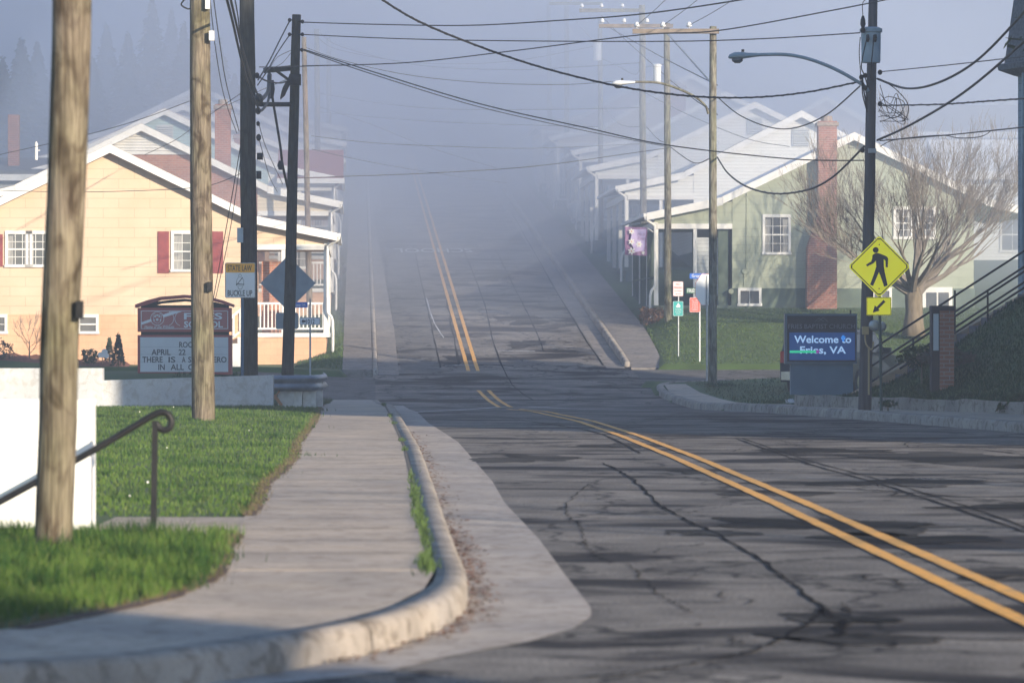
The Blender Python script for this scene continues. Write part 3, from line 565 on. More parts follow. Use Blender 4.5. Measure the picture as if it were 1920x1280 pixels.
for (x, y, s_) in ((485, 187, .1), (484, 208, .06), (482, 142, .05), (484, 232, .04), (485, 258, .055)): g.ball(P(x, y, 78.7), s_, 7, 1.3)
q = P(487, 293, 78.8); g.box(q.x - .06, q.x + .06, q.y, q.y + .1, q.z - .07, q.z + .07); q = P(485, 327, 78.8); g.box(q.x - .05, q.x + .05, q.y, q.y + .1, q.z - .09, q.z + .07); g.build('cable_clamp', M_BLACK, p3, smooth=True)
g = G(); g.prism([(-4.82 - .75, 2.35), (-5.38, 3.5), (-5.22, 3.45), (-5.2, 2.3)], 78.6, 78.75); g2 = G(); q = P(450, 440, 78.6); g2.box(q.x - .06, q.x + .06, q.y, q.y + .12, q.z - .16, q.z + .14); g2.build('junction_box', M_GREYM, p3)
pA, tA, bA = pole(1337, 50, 1336, 723, 105, .096, .125, M_POLEG, 'weathered grey pole with crossarm and street light at the corner of the cross street')
pB, tB, bB = pole(1250, 44, 1253, 628, 125, .10, .125, M_POLEG, 'weathered grey pole on the lawn beside the right sidewalk, second up the hill')
pC, tC, bC = pole(1204, 10, 1207, 560, 141, .115, .13, M_POLEG, 'weathered grey pole in front of the white houses, third up the right side')
pD, tD, bD = pole(1125, 36, 1127, 470, 168, .10, .13, M_POLEG, 'foggy pole with a grey transformer, fourth up the right side')
pE, tE, bE = pole(1062, 5, 1063, 390, 196, .12, .15, M_POLEG, 'faint pole dissolving in the fog, fifth up the right side')
pF, tF, bF = pole(1029, 0, 1031, 330, 222, .13, .16, M_POLEG, 'barely visible pole deep in the fog, farthest up the right side')
pG, tG, bG = pole(570, 70, 581, 460, 133, .085, .11, M_POLEB, 'pale brown leaning pole in front of the red roofed house', zb=1.8)
pH, tH, bH = pole(594, 55, 597, 420, 176, .12, .15, M_POLEG, 'foggy pole behind the brown leaning pole on the left', zb=6)
pI, tI, bI = pole(616, 70, 618, 400, 205, .12, .15, M_POLEG, 'faintest pole on the left side, deep in the fog', zb=8.5)
pK, tK, bK = pole(1638, -40, 1622, 735, 72, .082, .128, mat('pole_slate', (.12, .11, .115), (.055, .052, .055), .9, 9, .4, stretch=(1, 1, .12)), 'dark utility pole with transformer and street light beside the church sign', zb=.35)
g = G(); g.box(1.0, 1.0, 0, 0, 0, 0) if False else None
# crossarms with insulators
M_ARM = mat('arm_wood', (.26, .215, .18), (.16, .135, .115), .9, 5)
def arm(root, xa, xb, y, Y, ins, m=None, h=.13):
    g = G(); g.obox(P(xa, y, Y - .16), P(xb, y, Y - .16), .1, h); a = g.build('crossarm', m or M_ARM, root)
    for x in ins:
        g = G(); q = P(x, y, Y - .16) + Vector((0, 0, h / 2)); g.tube([q, q + Vector((0, 0, .05))], .012, 5).tube([q + Vector((0, 0, .05)), q + Vector((0, 0, .08)), q + Vector((0, 0, .11)), q + Vector((0, 0, .14)), q + Vector((0, 0, .19))], [.05, .085, .06, .07, .03], 8); g.build('insulator', M_CERAM, a, smooth=True)
arm(pA, 1186, 1348, 59, 105, (1194, 1243, 1292)); arm(pB, 1123, 1262, 49, 125, (1129, 1170, 1213), h=.12); arm(pC, 1086, 1208, 20, 141, (1091, 1128, 1167), M_POLEG); arm(pD, 1030, 1130, 7, 168, (1036, 1070), M_POLEG); arm(pE, 970, 1065, -2, 196, (976,), M_POLEG)
g = G(); g.tube([P(1250, 62, 124.8), P(1295, 112, 115), P(1333, 155, 105)], .03, 6); tag(g.build('span_guy', M_STEEL, None, loc=P(1333, 155, 105)), 'pale diagonal guy strut between the first two right hand poles', 'guy wire')
def transformer(root, x, y, Y, r, h, m, name='transformer'):
    g = G(); q = P(x, y, Y); g.tube([q, q + Vector((0, 0, .04)), q + Vector((0, 0, h)), q + Vector((0, 0, h + .01)), q + Vector((0, 0, h + .07)), q + Vector((0, 0, h + .1))], [r * .92, r * .96, r, r * 1.14, r * 1.14, r * .8], 18); t = g.build(name, m, root); return t, q
t, q = transformer(pK, 1633, 118, 71.6, .185, .56, M_GREYM)
g = G()
for dx in (-.08, .06): g.tube([q + Vector((dx, -.2, .5)), q + Vector((dx, -.24, .42)), q + Vector((dx, -.2, .38))], [.03, .035, .02], 7)
g.tube([P(1618, 62, 71.4), P(1618, 58, 71.4), P(1618, 52, 71.4), P(1618, 46, 71.4), P(1618, 38, 71.4), P(1618, 30, 71.4)], [.03, .05, .03, .05, .045, .02], 8); g.build('bushing', M_BLACK, t)
g = G(); text_geo(g, '1234', 0, 0, .1, .04, 0) if False else None
g = G(); g.tube(catmull([P(1618, 32, 71.4), P(1617, 12, 71.4), P(1620, 2, 71.5), P(1633, -10, 71.9)], 5), .008, 5)
g.tube(catmull([P(1627, 66, 71.2), P(1620, 95, 71.2), P(1615, 125, 71.3), P(1620, 140, 71.6), P(1628, 165, 71.8)], 5), .011, 5).tube(catmull([P(1638, 66, 71.2), P(1637, 85, 71.2), P(1634, 118, 71.3), P(1632, 150, 71.8)], 5), .011, 5).tube(catmull([P(1613, 70, 71.4), P(1611, 100, 71.4), P(1613, 130, 71.5), P(1613, 150, 71.8)], 5), .009, 5)
g.build('lead_wire', M_BLACK, t, smooth=True)
t, q = transformer(pB, 1232, 155, 124.4, .13, .5, M_CERAM); transformer(pD, 1120, 114, 167.5, .19, .78, M_CERAM); 
g = G()   # tangle of service drops on the near right pole
for k in range(6):
    a = random.uniform(1646, 1652); g.tube(catmull([P(a, random.uniform(150, 215), 71.9), P(a + random.uniform(10, 30), random.uniform(175, 215), 71.7), P(1690 + random.uniform(-18, 14), 195 + random.uniform(-20, 30), 71.6), P(1685 + random.uniform(-14, 12), 222 + random.uniform(-14, 16), 71.7), P(a, random.uniform(200, 235), 71.9)], 6), .007, 4)
g.tube(catmull([P(1653, 150, 71.8), P(1680, 168, 71.6), P(1702, 195, 71.6), P(1700, 220, 71.6), P(1690, 228, 71.6)], 6), .009, 4)
for (x, y) in ((1650, 195), (1615, 145), (1622, 142), (1650, 136), (1617, 282), (1622, 165)): g.ball(P(x, y, 71.7), .05, 6)
for k in range(6): g.tube(catmull([P(1613 + k, 145, 71.8), P(1620 + random.uniform(-3, 3), 160 + k * 3, 71.7), P(1626, 185 + k * 5, 71.8)], 4), .012, 4)
g.build('cable_tangle', M_BLACK, pK, smooth=True)
g = G(); g.box(*[v for v in (P(1628, 0, 71.8).x, P(1642, 0, 71.8).x)], 71.7, 71.85, P(0, 287, 71.8).z, P(0, 279, 71.8).z); g.build('junction_box', M_STEEL, pK)
# electric meters at the foot of the near right pole
g = G()
for (x, y, r) in ((1640, 610, .085), (1653, 612, .075)): q = P(x, y, 71.5); g.tube([q + Vector((0, .12, 0)), q, q + Vector((0, -.08, 0)), q + Vector((0, -.1, 0))], [r * 1.2, r * 1.25, r, r * .5], 14)
g.build('electric_meter', M_STEEL, pK)
g = G(); q = P(1623, 620, 71.6); g.box(q.x - .06, q.x + .06, q.y, q.y + .1, q.z - .07, q.z + .08).tube(catmull([P(1622, 628, 71.7), P(1624, 645, 71.6), P(1634, 655, 71.6), P(1638, 640, 71.6)], 5), .016, 5).tube([P(1629, 650, 71.7), P(1629, 740, 71.7)], .02, 6); g.build('conduit', M_BRASS, pK)
def street_light(root, pts, Y, head, m, label):
    rt = thing('street_light', label, 'street light', P(*pts[-1], Y), 'street lights on the right side')
    g = G(); n = len(pts); g.tube(catmull([P(x, y, Y) for x, y in pts], 8), .032, 8); g.build('arm', m, rt, smooth=True)
    hx, hy, s_ = head; q = P(hx, hy, Y); f = s_
    g = G(); sec = [(-.02, .05, 0), (.1, .065, -.005), (.28, .085, -.02), (.45, .115, -.03), (.6, .11, -.03), (.72, .07, -.045), (.75, .02, -.05)]
    vs = [];
    for (d, r, dz) in sec:
        for k in range(12): a = 2 * math.pi * k / 12; vs.append((q.x - d * f, q.y + math.cos(a) * r * 1.3 * f, q.z + (dz + math.sin(a) * r * (.95 if math.sin(a) > 0 else .55)) * f))
    g.add(vs, [(i * 12 + k, i * 12 + (k + 1) % 12, (i + 1) * 12 + (k + 1) % 12, (i + 1) * 12 + k) for i in range(len(sec) - 1) for k in range(12)]); h = g.build('lamp_head', M_GREYM if Y < 80 else M_CERAM, rt, smooth=True)
    g = G(); c = q + Vector((-.53 * f, 0, -.08 * f)); g.tube([c, c + Vector((0, 0, -.06 * f)), c + Vector((0, 0, -.11 * f))], [.14 * f, .13 * f, .06 * f], 12); g.build('lens', M_GLASS, h, smooth=True)
    g = G(); c = q + Vector((-.4 * f, 0, .08 * f)); g.tube([c, c + Vector((0, 0, .06 * f))], .035 * f, 8); g.build('photocell', M_BLACK, h)
street_light(pK, [(1424, 103), (1475, 103), (1520, 112), (1570, 132), (1618, 160), (1628, 172)], 71.8, (1424, 104, .78), M_GREYM, 'grey street light on a long curved arm from the transformer pole')
street_light(pA, [(1190, 154), (1230, 155), (1262, 163), (1300, 180), (1322, 198), (1328, 214)], 104.8, (1190, 155, .85), M_POLEG, 'pale foggy street light on a curved arm above the second pole')

# ------------------------------------------------------------------ overhead wires (each runs between real heights above the street)
def wire(pts, Ya, Yb, r, label, m=None, twist=False, group='overhead wires across the street'):
    xs = [p[0] for p in pts]; L_ = [0]
    for a, b in zip(pts, pts[1:]): L_.append(L_[-1] + math.dist(a, b))
    q = [P(p[0], p[1], Ya + (Yb - Ya) * l / L_[-1]) for p, l in zip(pts, L_)]; c = catmull(q, 8); g = G(); g.tube(c, r, 4 if r < .012 else 6, False)
    if twist:
        d = catmull(q, 26); g.tube([p + Vector((0, math.cos(i * 1.1), math.sin(i * 1.1))) * r * .9 for i, p in enumerate(d)], r * .55, 4, False)
    return tag(g.build('overhead_wire', m or M_WIRE, None, smooth=True, loc=q[0]), label, 'wire', group)
wire([(690, -18), (780, 38), (900, 88), (1020, 128), (1150, 160), (1250, 176), (1340, 183), (1430, 182), (1520, 172), (1618, 152)], 60, 72, .017, 'thick twisted cable sagging from the top of the picture to the transformer pole', twist=True)
wire([(566, 42), (700, 46), (880, 48), (1060, 38), (1210, 26), (1390, 0), (1450, -14)], 84, 60, .013, 'topmost wire from the head of the slim dark pole rising to the right')
wire([(566, 65), (750, 73), (960, 77), (1250, 78), (1430, 73), (1612, 62)], 84, 72, .012, 'nearly level wire from the slim dark pole to the transformer')
wire([(566, 124), (760, 118), (960, 96), (1200, 66), (1345, 58), (1560, 20), (1700, -8)], 84, 62, .011, 'wire rising from the crossarm of the slim dark pole to the upper right')
wire([(570, 93), (700, 135), (900, 195), (1100, 240), (1250, 272), (1480, 298), (1620, 301)], 84, 72, .013, 'upper of two parallel wires descending from the slim dark pole')
wire([(570, 95), (700, 140), (900, 201), (1100, 246), (1250, 275)], 84, 124.5, .012, 'lower of two parallel wires descending to the second right pole')
wire([(545, 335), (640, 331), (800, 325), (1000, 312), (1200, 285), (1255, 277)], 110, 125, .011, 'low wire crossing the fogged road toward the second right pole', M_WIREG)
wire([(1345, 295), (1365, 325), (1400, 350), (1450, 363), (1510, 357), (1560, 333), (1620, 275)], 105, 72, .022, 'heavy sagging bundle in front of the green gable', twist=True)
wire([(1345, 182), (1385, 215), (1440, 238), (1490, 240), (1550, 215), (1612, 162)], 105, 72, .015, 'sagging cable above the brick chimney of the green house')
wire([(1645, 148), (1700, 166), (1760, 155), (1830, 115), (1905, 40), (1935, 0)], 72, 55, .021, 'upper thick cable sweeping to the top right corner')
wire([(1645, 263), (1700, 238), (1780, 192), (1850, 140), (1945, 55)], 72, 55, .021, 'lower thick cable sweeping to the top right corner')
wire([(1648, 198), (1760, 196), (1850, 190), (1935, 184)], 72, 60, .014, 'level twisted service cable on the right of the transformer pole', twist=True)
wire([(1650, 135), (1780, 122), (1930, 105)], 72, 60, .009, 'thin wire leaving the transformer pole to the right')
wire([(1650, 264), (1770, 254), (1850, 246), (1935, 237)], 72, 60, .012, 'lowest service cable to the right of the transformer pole')
wire([(1650, 275), (1680, 262), (1760, 254), (1800, 259), (1840, 256), (1860, 244)], 72, 68, .008, 'loose loop hanging under the lowest service cable')
for a in ((1194, 48, 1262, -14), (1243, 48, 1325, -14), (1292, 48, 1390, -10)): wire([(a[0], a[1]), ((a[0] + a[2]) / 2, (a[1] + a[3]) / 2 + 2), (a[2], a[3])], 105, 92, .009, 'short line rising from the first crossarm to the top edge', M_WIREG)
for i, l in enumerate(([(1345, 160), (1130, 45)], [(1256, 150), (1165, 68), (1128, 30)], [(1120, 85), (1060, 12)], [(1345, 215), (1256, 150)], [(1256, 275), (1300, 305), (1330, 298)], [(1212, 238), (1235, 262), (1250, 268)], [(1133, 200), (1155, 228), (1175, 237), (1200, 238)])):
    wire(l if len(l) > 2 else [l[0], ((l[0][0] + l[1][0]) / 2, (l[0][1] + l[1][1]) / 2 + 3), l[1]], (105, 125, 168, 105, 125, 141, 168)[i], (141, 141, 196, 125, 105, 125, 141)[i], .014, ('steep guy between the first and third right poles', 'guy from the second pole up to the third crossarm', 'guy rising from the foggy transformer', 'link cable between the first and second right poles', 'short sagging cable between the two nearest right poles', 'short sagging cable left of the second right pole', 'pale sagging cable beside the foggy transformer pole')[i], M_WIREG)
for i, (l, ya, yb) in enumerate((([(600, 62), (640, 88), (780, 122), (950, 131), (1080, 126), (1200, 118)], 176, 141), ([(600, 75), (640, 95), (780, 118), (950, 116), (1125, 85)], 176, 168), ([(575, 90), (640, 113), (760, 140), (900, 155), (1050, 159), (1150, 153)], 133, 125),
    ([(597, 175), (700, 192), (820, 204), (1000, 206), (1205, 202)], 176, 141), ([(597, 210), (750, 224), (900, 232), (1120, 238)], 176, 141), ([(584, 255), (700, 268), (850, 275), (1000, 278), (1200, 270)], 133, 141), ([(597, 200), (700, 235), (800, 275), (930, 315)], 176, 168), ([(585, 280), (700, 305), (850, 330), (950, 343)], 133, 168), ([(1128, 110), (1160, 125), (1190, 140), (1205, 128), (1250, 120)], 168, 141), ([(1205, 172), (1290, 215), (1400, 260), (1480, 275)], 141, 128))):
    wire(l, ya, yb, .012, ('fogged wire high over the road, first from the top', 'fogged wire crossing just under the topmost one', 'twisted pale cable crossing the fog', 'faint wire level with the house ridges', 'faint wire just under the ridge level wire', 'faint level wire above the road crest', 'faint wire sloping down across the fog', 'lowest faint wire sloping into the fog', 'looped pale wire near the foggy transformer', 'thin service wire crossing the white gables')[i], M_WIREG, group='fogged wires up the hill')
# left bundle
for i, (l, ya, yb, r) in enumerate((([(420, -20), (436, 40), (452, 110), (468, 165), (486, 207)], 55, 78.7, .022), ([(428, -20), (442, 40), (456, 100), (470, 145), (487, 187)], 55, 78.7, .02), ([(437, -20), (446, 30), (452, 75), (470, 140), (486, 185)], 60, 78.7, .011), ([(398, -20), (412, 80), (425, 160), (448, 245)], 60, 79, .009), ([(392, -20), (404, 90), (420, 180), (444, 250)], 60, 79, .008),
    ([(543, 40), (525, 75), (505, 115), (484, 150)], 84, 79, .017), ([(543, 66), (520, 100), (500, 135), (483, 160)], 84, 79, .014), ([(482, 142), (500, 152), (525, 156), (545, 150)], 79, 84, .018), ([(455, 250), (438, 350), (420, 450), (400, 560)], 79, 96, .01), ([(457, 250), (444, 350), (428, 450), (404, 560)], 79, 96, .009), ([(486, 235), (500, 280), (530, 345)], 79, 90, .008), ([(486, 262), (505, 330), (520, 360)], 79, 100, .008),
    ([(355, 190), (260, 225), (150, 256), (0, 290)], 92, 112, .009), ([(452, 175), (380, 225), (330, 262), (272, 290)], 79, 116, .009), ([(548, 145), (500, 165), (420, 200), (395, 210)], 84, 130, .008), ([(453, 325), (380, 350), (250, 358), (120, 360), (0, 357)], 79, 112, .008), ([(486, 126), (520, 126), (620, 123), (650, 123)], 79, 86, .01),
    ([(545, 95), (520, 108), (505, 130)], 84, 80, .007), ([(545, 100), (530, 118), (512, 128)], 84, 81, .007), ([(356, -10), (340, 8), (352, 17), (358, 15)], 59, 59.8, .012))):
    wire(l, ya, yb, r, ('thickest cable dropping from the top edge to the thick dark pole', 'second thick cable dropping beside the thickest one', 'thin cable twisted beside the two thick ones', 'right of two pale guys left of the thick dark pole', 'left of two pale guys left of the thick dark pole', 'upper tie between the slim dark pole and the thick one', 'lower tie between the slim dark pole and the thick one', 'short slack cable under the crossarm', 'left guy wire running down behind the school sign', 'right guy wire running down behind the school sign', 'slack service wire falling toward the blue house', 'second slack service wire falling toward the brick house', 'service wire passing over the roofs to the left edge', 'service wire reaching the brick gable', 'service wire reaching the brick chimney', 'thin wire crossing the yellow gable', 'thin level wire between the two dark poles', 'looping wire by the crossarm tip', 'second looping wire by the crossarm tip', 'small loop of wire at the top of the light brown pole')[i], M_WIRE if r > .0095 else M_WIREG, group='cables round the left poles')

# ------------------------------------------------------------------ houses
HT = math.atan(.04)
def window(root, a, c, w, h, yp, s, cols=3, rows=4, shutters=None, fm=None, split=True, curtain=True):
    """a = lateral centre, c = sill-centre height; yp = wall plane; s = side sign"""
    x = s * a; g = G(); t = .085; fm = fm or M_WHITE
    g.box(x - w / 2 - t, x + w / 2 + t, yp - .05, yp, c + h / 2, c + h / 2 + t * 1.2).box(x - w / 2 - t - .02, x + w / 2 + t + .02, yp - .07, yp, c - h / 2 - t, c - h / 2)
    g.box(x - w / 2 - t, x - w / 2, yp - .05, yp, c - h / 2, c + h / 2).box(x + w / 2, x + w / 2 + t, yp - .05, yp, c - h / 2, c + h / 2)
    if split: g.box(x - w / 2, x + w / 2, yp - .04, yp - .004, c - .02, c + .025)
    for i in range(1, cols): q = x - w / 2 + w * i / cols; g.box(q - .009, q + .009, yp - .03, yp - .006, c - h / 2, c + h / 2)
    for j in range(1, rows):
        if not (split and j * 2 == rows): q = c - h / 2 + h * j / rows; g.box(x - w / 2, x + w / 2, yp - .028, yp - .007, q - .009, q + .009)
    f = g.build('window', fm, root)
    g = G(); g.box(x - w / 2, x + w / 2, yp - .012, yp - .003, c - h / 2, c + h / 2); g.build('pane', M_GLASS, f)
    if curtain:
        g = G()
        for sg in (-1, 1): g.box(x + sg * w / 2, x + sg * (w / 2 - w * .24), yp - .016, yp - .0135, c - h / 2, c + h * .45)
        g.build('curtain', M_CURT, f)
    if shutters:
        for sx in shutters:
            g = G(); q = x + sx * (w / 2 + .32); g.box(q - .17, q + .17, yp - .035, yp, c - h / 2 - .12, c + h / 2 + .08)
            for k in range(12): zz = c - h / 2 - .05 + k * (h + .05) / 12; g.box(q - .13, q + .13, yp - .045, yp - .03, zz, zz + .05)
            g.build('shutter', M_SHUT, root)
def house(s, xe, Y0, label, group, wall, found, roof, wins=(), chim=(), depth=10.5, wallm2=None, porch=True, pk=6.45, ev=4.35, pe=3.75, trim=None, vent=None, rail=True, det=True, post=True, fh=1.25, apw=4.3, aj=2.6, tcol=None):
    tr = trim or M_WHITE; zb = R(Y0)
    rt = thing('house', label, 'house', (xe, Y0, zb), group, rz=HT, local=True)
    ap = aj + apw; af = ap + apw; dm = depth
    g = G(); g.prism([(s * (aj + .25), fh), (s * (af - .25), fh), (s * (af - .25), ev - .05), (s * ap, pk - .14), (s * (aj + .25), ev - .05)], 0, dm); g.build('wall', wall, rt)
    g = G(); g.box(s * (aj + .22), s * (af - .22), -.03, dm + .02, -1.6, fh); g.build('foundation', found, rt)
    rf = G()
    for (a0, c0, a1, c1) in ((ap, pk, aj - .12, ev - .06), (ap, pk, af + .12, ev - .06)):
        rf.prism([(s * a0, c0), (s * a1, c1), (s * a1, c1 - .11), (s * a0, c0 - .13)], -.34, dm + .34)
    rf.prism([(s * (aj - .1), ev - .07), (s * -.02, pe), (s * -.02, pe - .09), (s * (aj - .1), ev - .17)], -.34, dm + .34)
    rf.prism([(s * (af + .1), ev - .07), (s * (af + 2.0), ev - .55), (s * (af + 2.0), ev - .64), (s * (af + .1), ev - .17)], -.34, dm + .34)
    ro = rf.build('roof', roof, rt)
    g = G()
    for (a0, c0, a1, c1) in ((ap, pk, aj - .12, ev - .06), (ap, pk, af + .12, ev - .06), (aj - .1, ev - .07, -.04, pe), (af + .1, ev - .07, af + 2.0, ev - .55)):
        g.prism([(s * a0, c0 - .01), (s * a1, c1 - .01), (s * a1, c1 - .25), (s * a0, c0 - .27)], -.375, -.345)
    g.build('rake_board', tr, rt)
    # porch
    g = G(); g.prism([(s * .25, pe - .35), (s * (aj + .25), pe - .35), (s * (aj + .25), ev - .2), (s * .25, pe - .12)], .02, .12); g.build('porch_gable', wall if not wallm2 else wallm2, rt); g = G(); g.prism([(s * .25, pe - .35), (s * (aj + .25), pe - .35), (s * (aj + .25), ev - .2), (s * .25, pe - .12)], dm - .12, dm - .02); g.build('porch_gable', wall if not wallm2 else wallm2, rt)
    g = G(); g.box(s * .2, s * (aj + .25), -.02, .15, pe - .52, pe - .35).box(s * .2, s * .36, -.02, dm, pe - .52, pe - .3); g.build('porch_beam', tr, rt)
    g = G(); g.box(s * .3, s * (aj + .22), 0, dm, -1.6, .55); g.build('porch_base', found, rt)
    g = G(); g.box(s * .2, s * (aj + .22), -.06, dm, .55, .68); g.build('porch_floor', tr if rail else M_GFND, rt)
    if post:
        for b in (.08, dm * .33, dm * .66, dm - .12):
            g = G(); g.box(s * .24, s * .38, b - .07, b + .07, .68, pe - .5); g.build('porch_post', tr, rt)
        if det:
            for a in (aj * .62,): g = G(); g.box(s * a - .06, s * a + .06, .02, .14, .68, pe - .5); g.build('porch_post', tr, rt)
    if rail:
        g = G(); g.box(s * .3, s * (aj + .2), .03, .10, 1.55, 1.62).box(s * .3, s * (aj + .2), .03, .09, .78, .84)
        a = .4
        while a < aj + .2: g.box(s * a - .018, s * a + .018, .045, .08, .84, 1.55); a += .12
        g.box(s * .28, s * .34, .1, dm - .1, 1.55, 1.62).box(s * .28, s * .34, .1, dm - .1, .78, .84)
        b = .2
        while b < dm - .2: g.box(s * .295, s * .325, b - .015, b + .015, .84, 1.55); b += .14
        g.build('railing', tr, rt)
    # gutter + downspout
    g = G(); g.box(s * -.14, s * -.02, -.36, dm + .34, pe - .13, pe - .02)
    g.tube(catmull([(s * -.08, -.3, pe - .12), (s * -.06, -.28, pe - .22), (s * .22, -.1, pe - .4), (s * .26, -.1, pe - .6), (s * .26, -.1, 1.6), (s * .24, -.1, 1.3), (s * .1, -.12, 1.0), (s * .1, -.12, -.3)], 4), .045, 6)
    g.build('gutter', tr, rt)
    if vent == 'rect':
        g = G(); x = s * (ap - .0); g.box(x - .33, x + .33, -.045, 0, pk - 1.35, pk - .65)
        for k in range(8): zz = pk - 1.3 + k * .08; g.obox((x - .28, -.06, zz), (x + .28, -.06, zz), .03, .05, (0, .6, 1))
        g.build('gable_vent', M_GYSID if det else tr, rt)
    if vent == 'tri':
        g = G(); g.prism([(s * (ap - 1.6), pk - .98), (s * (ap + 1.6), pk - .98), (s * ap, pk - .2)], -.04, .0)
        for k in range(7): zz = pk - .93 + k * .1; hw = (pk - .22 - zz) * 1.9; g.obox((s * ap - hw, -.055, zz), (s * ap + hw, -.055, zz), .03, .05, (0, .6, 1))
        g.box(s * (ap - 1.75), s * (ap + 1.75), -.05, 0, pk - 1.08, pk - .98); g.build('gable_vent', tr, rt)
    for w in wins: window(rt, *w[:4], -.0 if w[1] > fh else -.03, s, *w[4:])
    for (a, b, top, w0, base) in chim:
        g = G()
        if base:  # standing outside the gable wall, stepping in half way up
            g.prism([(s * a - w0 / 2 - .42 * (s > 0), -1.2), (s * a + w0 / 2 + .42 * (s < 0), -1.2), (s * a + w0 / 2 + .36 * (s < 0), 2.6), (s * a + w0 / 2, 3.7), (s * a + w0 / 2, top), (s * a - w0 / 2, top), (s * a - w0 / 2, 3.7), (s * a - w0 / 2 - .36 * (s > 0), 2.6)], -.5, .0)
        else: g.box(s * a - w0 / 2, s * a + w0 / 2, b, b + w0, pk - 2.5, top)
        c_ = g.build('chimney', M_BRICK, rt); g = G(); bb = -.5 if base else b; g.box(s * a - w0 / 2 - .05, s * a + w0 / 2 + .05, bb - .05, bb + w0 + .05, top - .16, top - .04).tube([(s * a, bb + w0 / 2, top - .1), (s * a, bb + w0 / 2, top + .18)], [w0 * .36, w0 * .3], 10); g.build('chimney_cap', M_ROOFT, c_)
    return rt
def LX(Y): return -5.41 - .04 * (Y - 118)
def RX(Y): return 4.5 - .04 * (Y - 128)
def lx(px, Y=118, e=None): return -((px - 960) / F * Y - (e if e is not None else LX(Y)))
def hz(py, Y): return CH + (HY - py) / F * Y - R(Y)
L_ = 'houses stepping up the left side'; R_ = 'houses stepping up the right side'
y1 = 118
hy = house(-1, LX(118), 118, 'pale yellow gabled house with maroon shutters and white porch behind the school sign', L_, M_YSID, M_FOUND, M_ROOFT,
    wins=[(lx(38), hz(468, y1), .66, .93), (lx(76), hz(468, y1), .66, .93), (lx(358), hz(472, y1), 1.02, 1.08, 4, 4, (-1, 1)),
          (lx(-5), hz(608, y1), .55, .42, 1, 2, None, None, False, False), (lx(167), hz(608, y1), .48, .42, 1, 2, None, None, True, False)])
for a in (lx(2),):
    g = G(); g.box(-a - .17, -a + .1, -.035, 0, hz(500, y1), hz(440, y1)); g.build('shutter', M_SHUT, hy)
g = G(); # white side steps with handrail beside the porch
for k in range(5): g.box(-2.75 - k * .24, -2.99 - k * .24, -.9, -.06, -.5, .55 - k * .19)
for yy in (-.9, -.1): g.obox((-2.7, yy, 1.55), (-3.95, yy, .55), .05, .06).obox((-2.7, yy, .9), (-3.95, yy, -.1), .04, .05)
for k in range(7):
    for yy in (-.9, -.1): g.box(-2.74 - k * .2, -2.7 - k * .2, yy - .02, yy + .02, .85 - k * .16, 1.53 - k * .16)
g.build('porch_steps', M_WHITE, hy)
g = G(); g.box(-2.3, -1.7, .9, 2.4, .68, 2.9); g.build('porch_door', M_BRICKO, hy)
hb = house(-1, LX(135) , 135, 'orange brick gabled house with white triangular louvre behind the yellow house', L_, M_BRICKO, M_FOUND, M_ROOFT, wallm2=M_CSID, vent='tri', chim=[(lx(412, 135), 3.2, hz(186, 135), .56, False)], wins=[(1.6, 2.0, .9, 1.1)])
hc = house(-1, LX(151), 151, 'light blue sided house with grey gable vent behind the brick house', L_, M_BSID, M_FOUND, M_ROOFR, wallm2=M_WSID, vent='rect', chim=[(4.0, 5, hz(240, 151), .7, False)])
g = G(); g.prism([(-.45, 3.72), (2.3, 4.95), (2.3, 4.8), (-.45, 3.6)], .1, -2.5, 'yz'); g.build('porch_canopy', M_ROOFR, hc); g = G(); g.box(.14, -2.5, -.5, -.44, 3.5, 3.7); g.build('canopy_fascia', M_WHITE, hc)
hd = house(-1, LX(167), 167, 'red roofed house with white porch, fourth up the left side', L_, M_WSID, M_FOUND, M_ROOFR, pk=6.1, vent='rect')
he = house(-1, LX(184), 184, 'white house with grey roof fading into the fog, fifth up the left side', L_, M_WSID, M_FOUND, M_ROOFG, det=False)
hf = house(-1, LX(202), 202, 'faint fogged house, last visible up the left side', L_, M_CSID, M_FOUND, M_ROOFG, det=False)
def rx(px, Y=128): return (px - 960) / F * Y - RX(Y)
y2 = 128
hg = house(1, RX(128), 128, 'pale green gabled house with outside brick chimney behind the bare tree', R_, M_GSID, M_GFND, M_WHITE, rail=False,
    wins=[(rx(1457), hz(440, y2), .78, 1.16, 3, 4), (rx(1406), hz(557, y2), .62, .42, 2, 1, None, None, False, False), (rx(1696), hz(418, y2), .5, .9, 2, 4), (rx(1738), hz(418, y2), .5, .9, 2, 4), (rx(1655), hz(562, y2), .5, .6, 2, 1, None, None, False, False), (rx(1745), hz(575, y2), .3, .35, 1, 1, None, None, False, False)], chim=[(rx(1550), 0, hz(228, y2), .62, True)], vent=None)
g = G(); x = rx(1607); g.box(x - .25, x + .25, -.04, 0, hz(277, y2), hz(261, y2)); [g.obox((x - .22, -.05, hz(276, y2) + k * .06), (x + .22, -.05, hz(276, y2) + k * .06), .02, .035, (0, .6, 1)) for k in range(5)]; g.build('gable_vent', M_GSID, hg)
g = G(); x = rx(1760); g.box(x - .5, x + .5, -.09, -.03, -.3, hz(538, y2)); d_ = g.build('door', M_WHITE, hg)
g = G(); g.box(x - .38, x - .03, -.105, -.085, .35, hz(548, y2)).box(x + .03, x + .38, -.105, -.085, .35, hz(548, y2)); g.build('pane', M_GLASS, d_)
g = G(); x = rx(1371); q = hz(546, y2); g.tube([(x, -.03, q), (x, -.09, q)], .09, 10); x = rx(1397); q = hz(508, y2); g.tube([(x, 0, q), (x, -.06, q)], .1, 10).tube([(x + .05, -.02, q), (x + .06, -.02, hz(360, y2))], .012, 5).tube([(x - .02, -.02, q), (x - .04, -.02, fh_ := 1.3)], .012, 5); g.build('wall_fitting', M_GSID, hg)
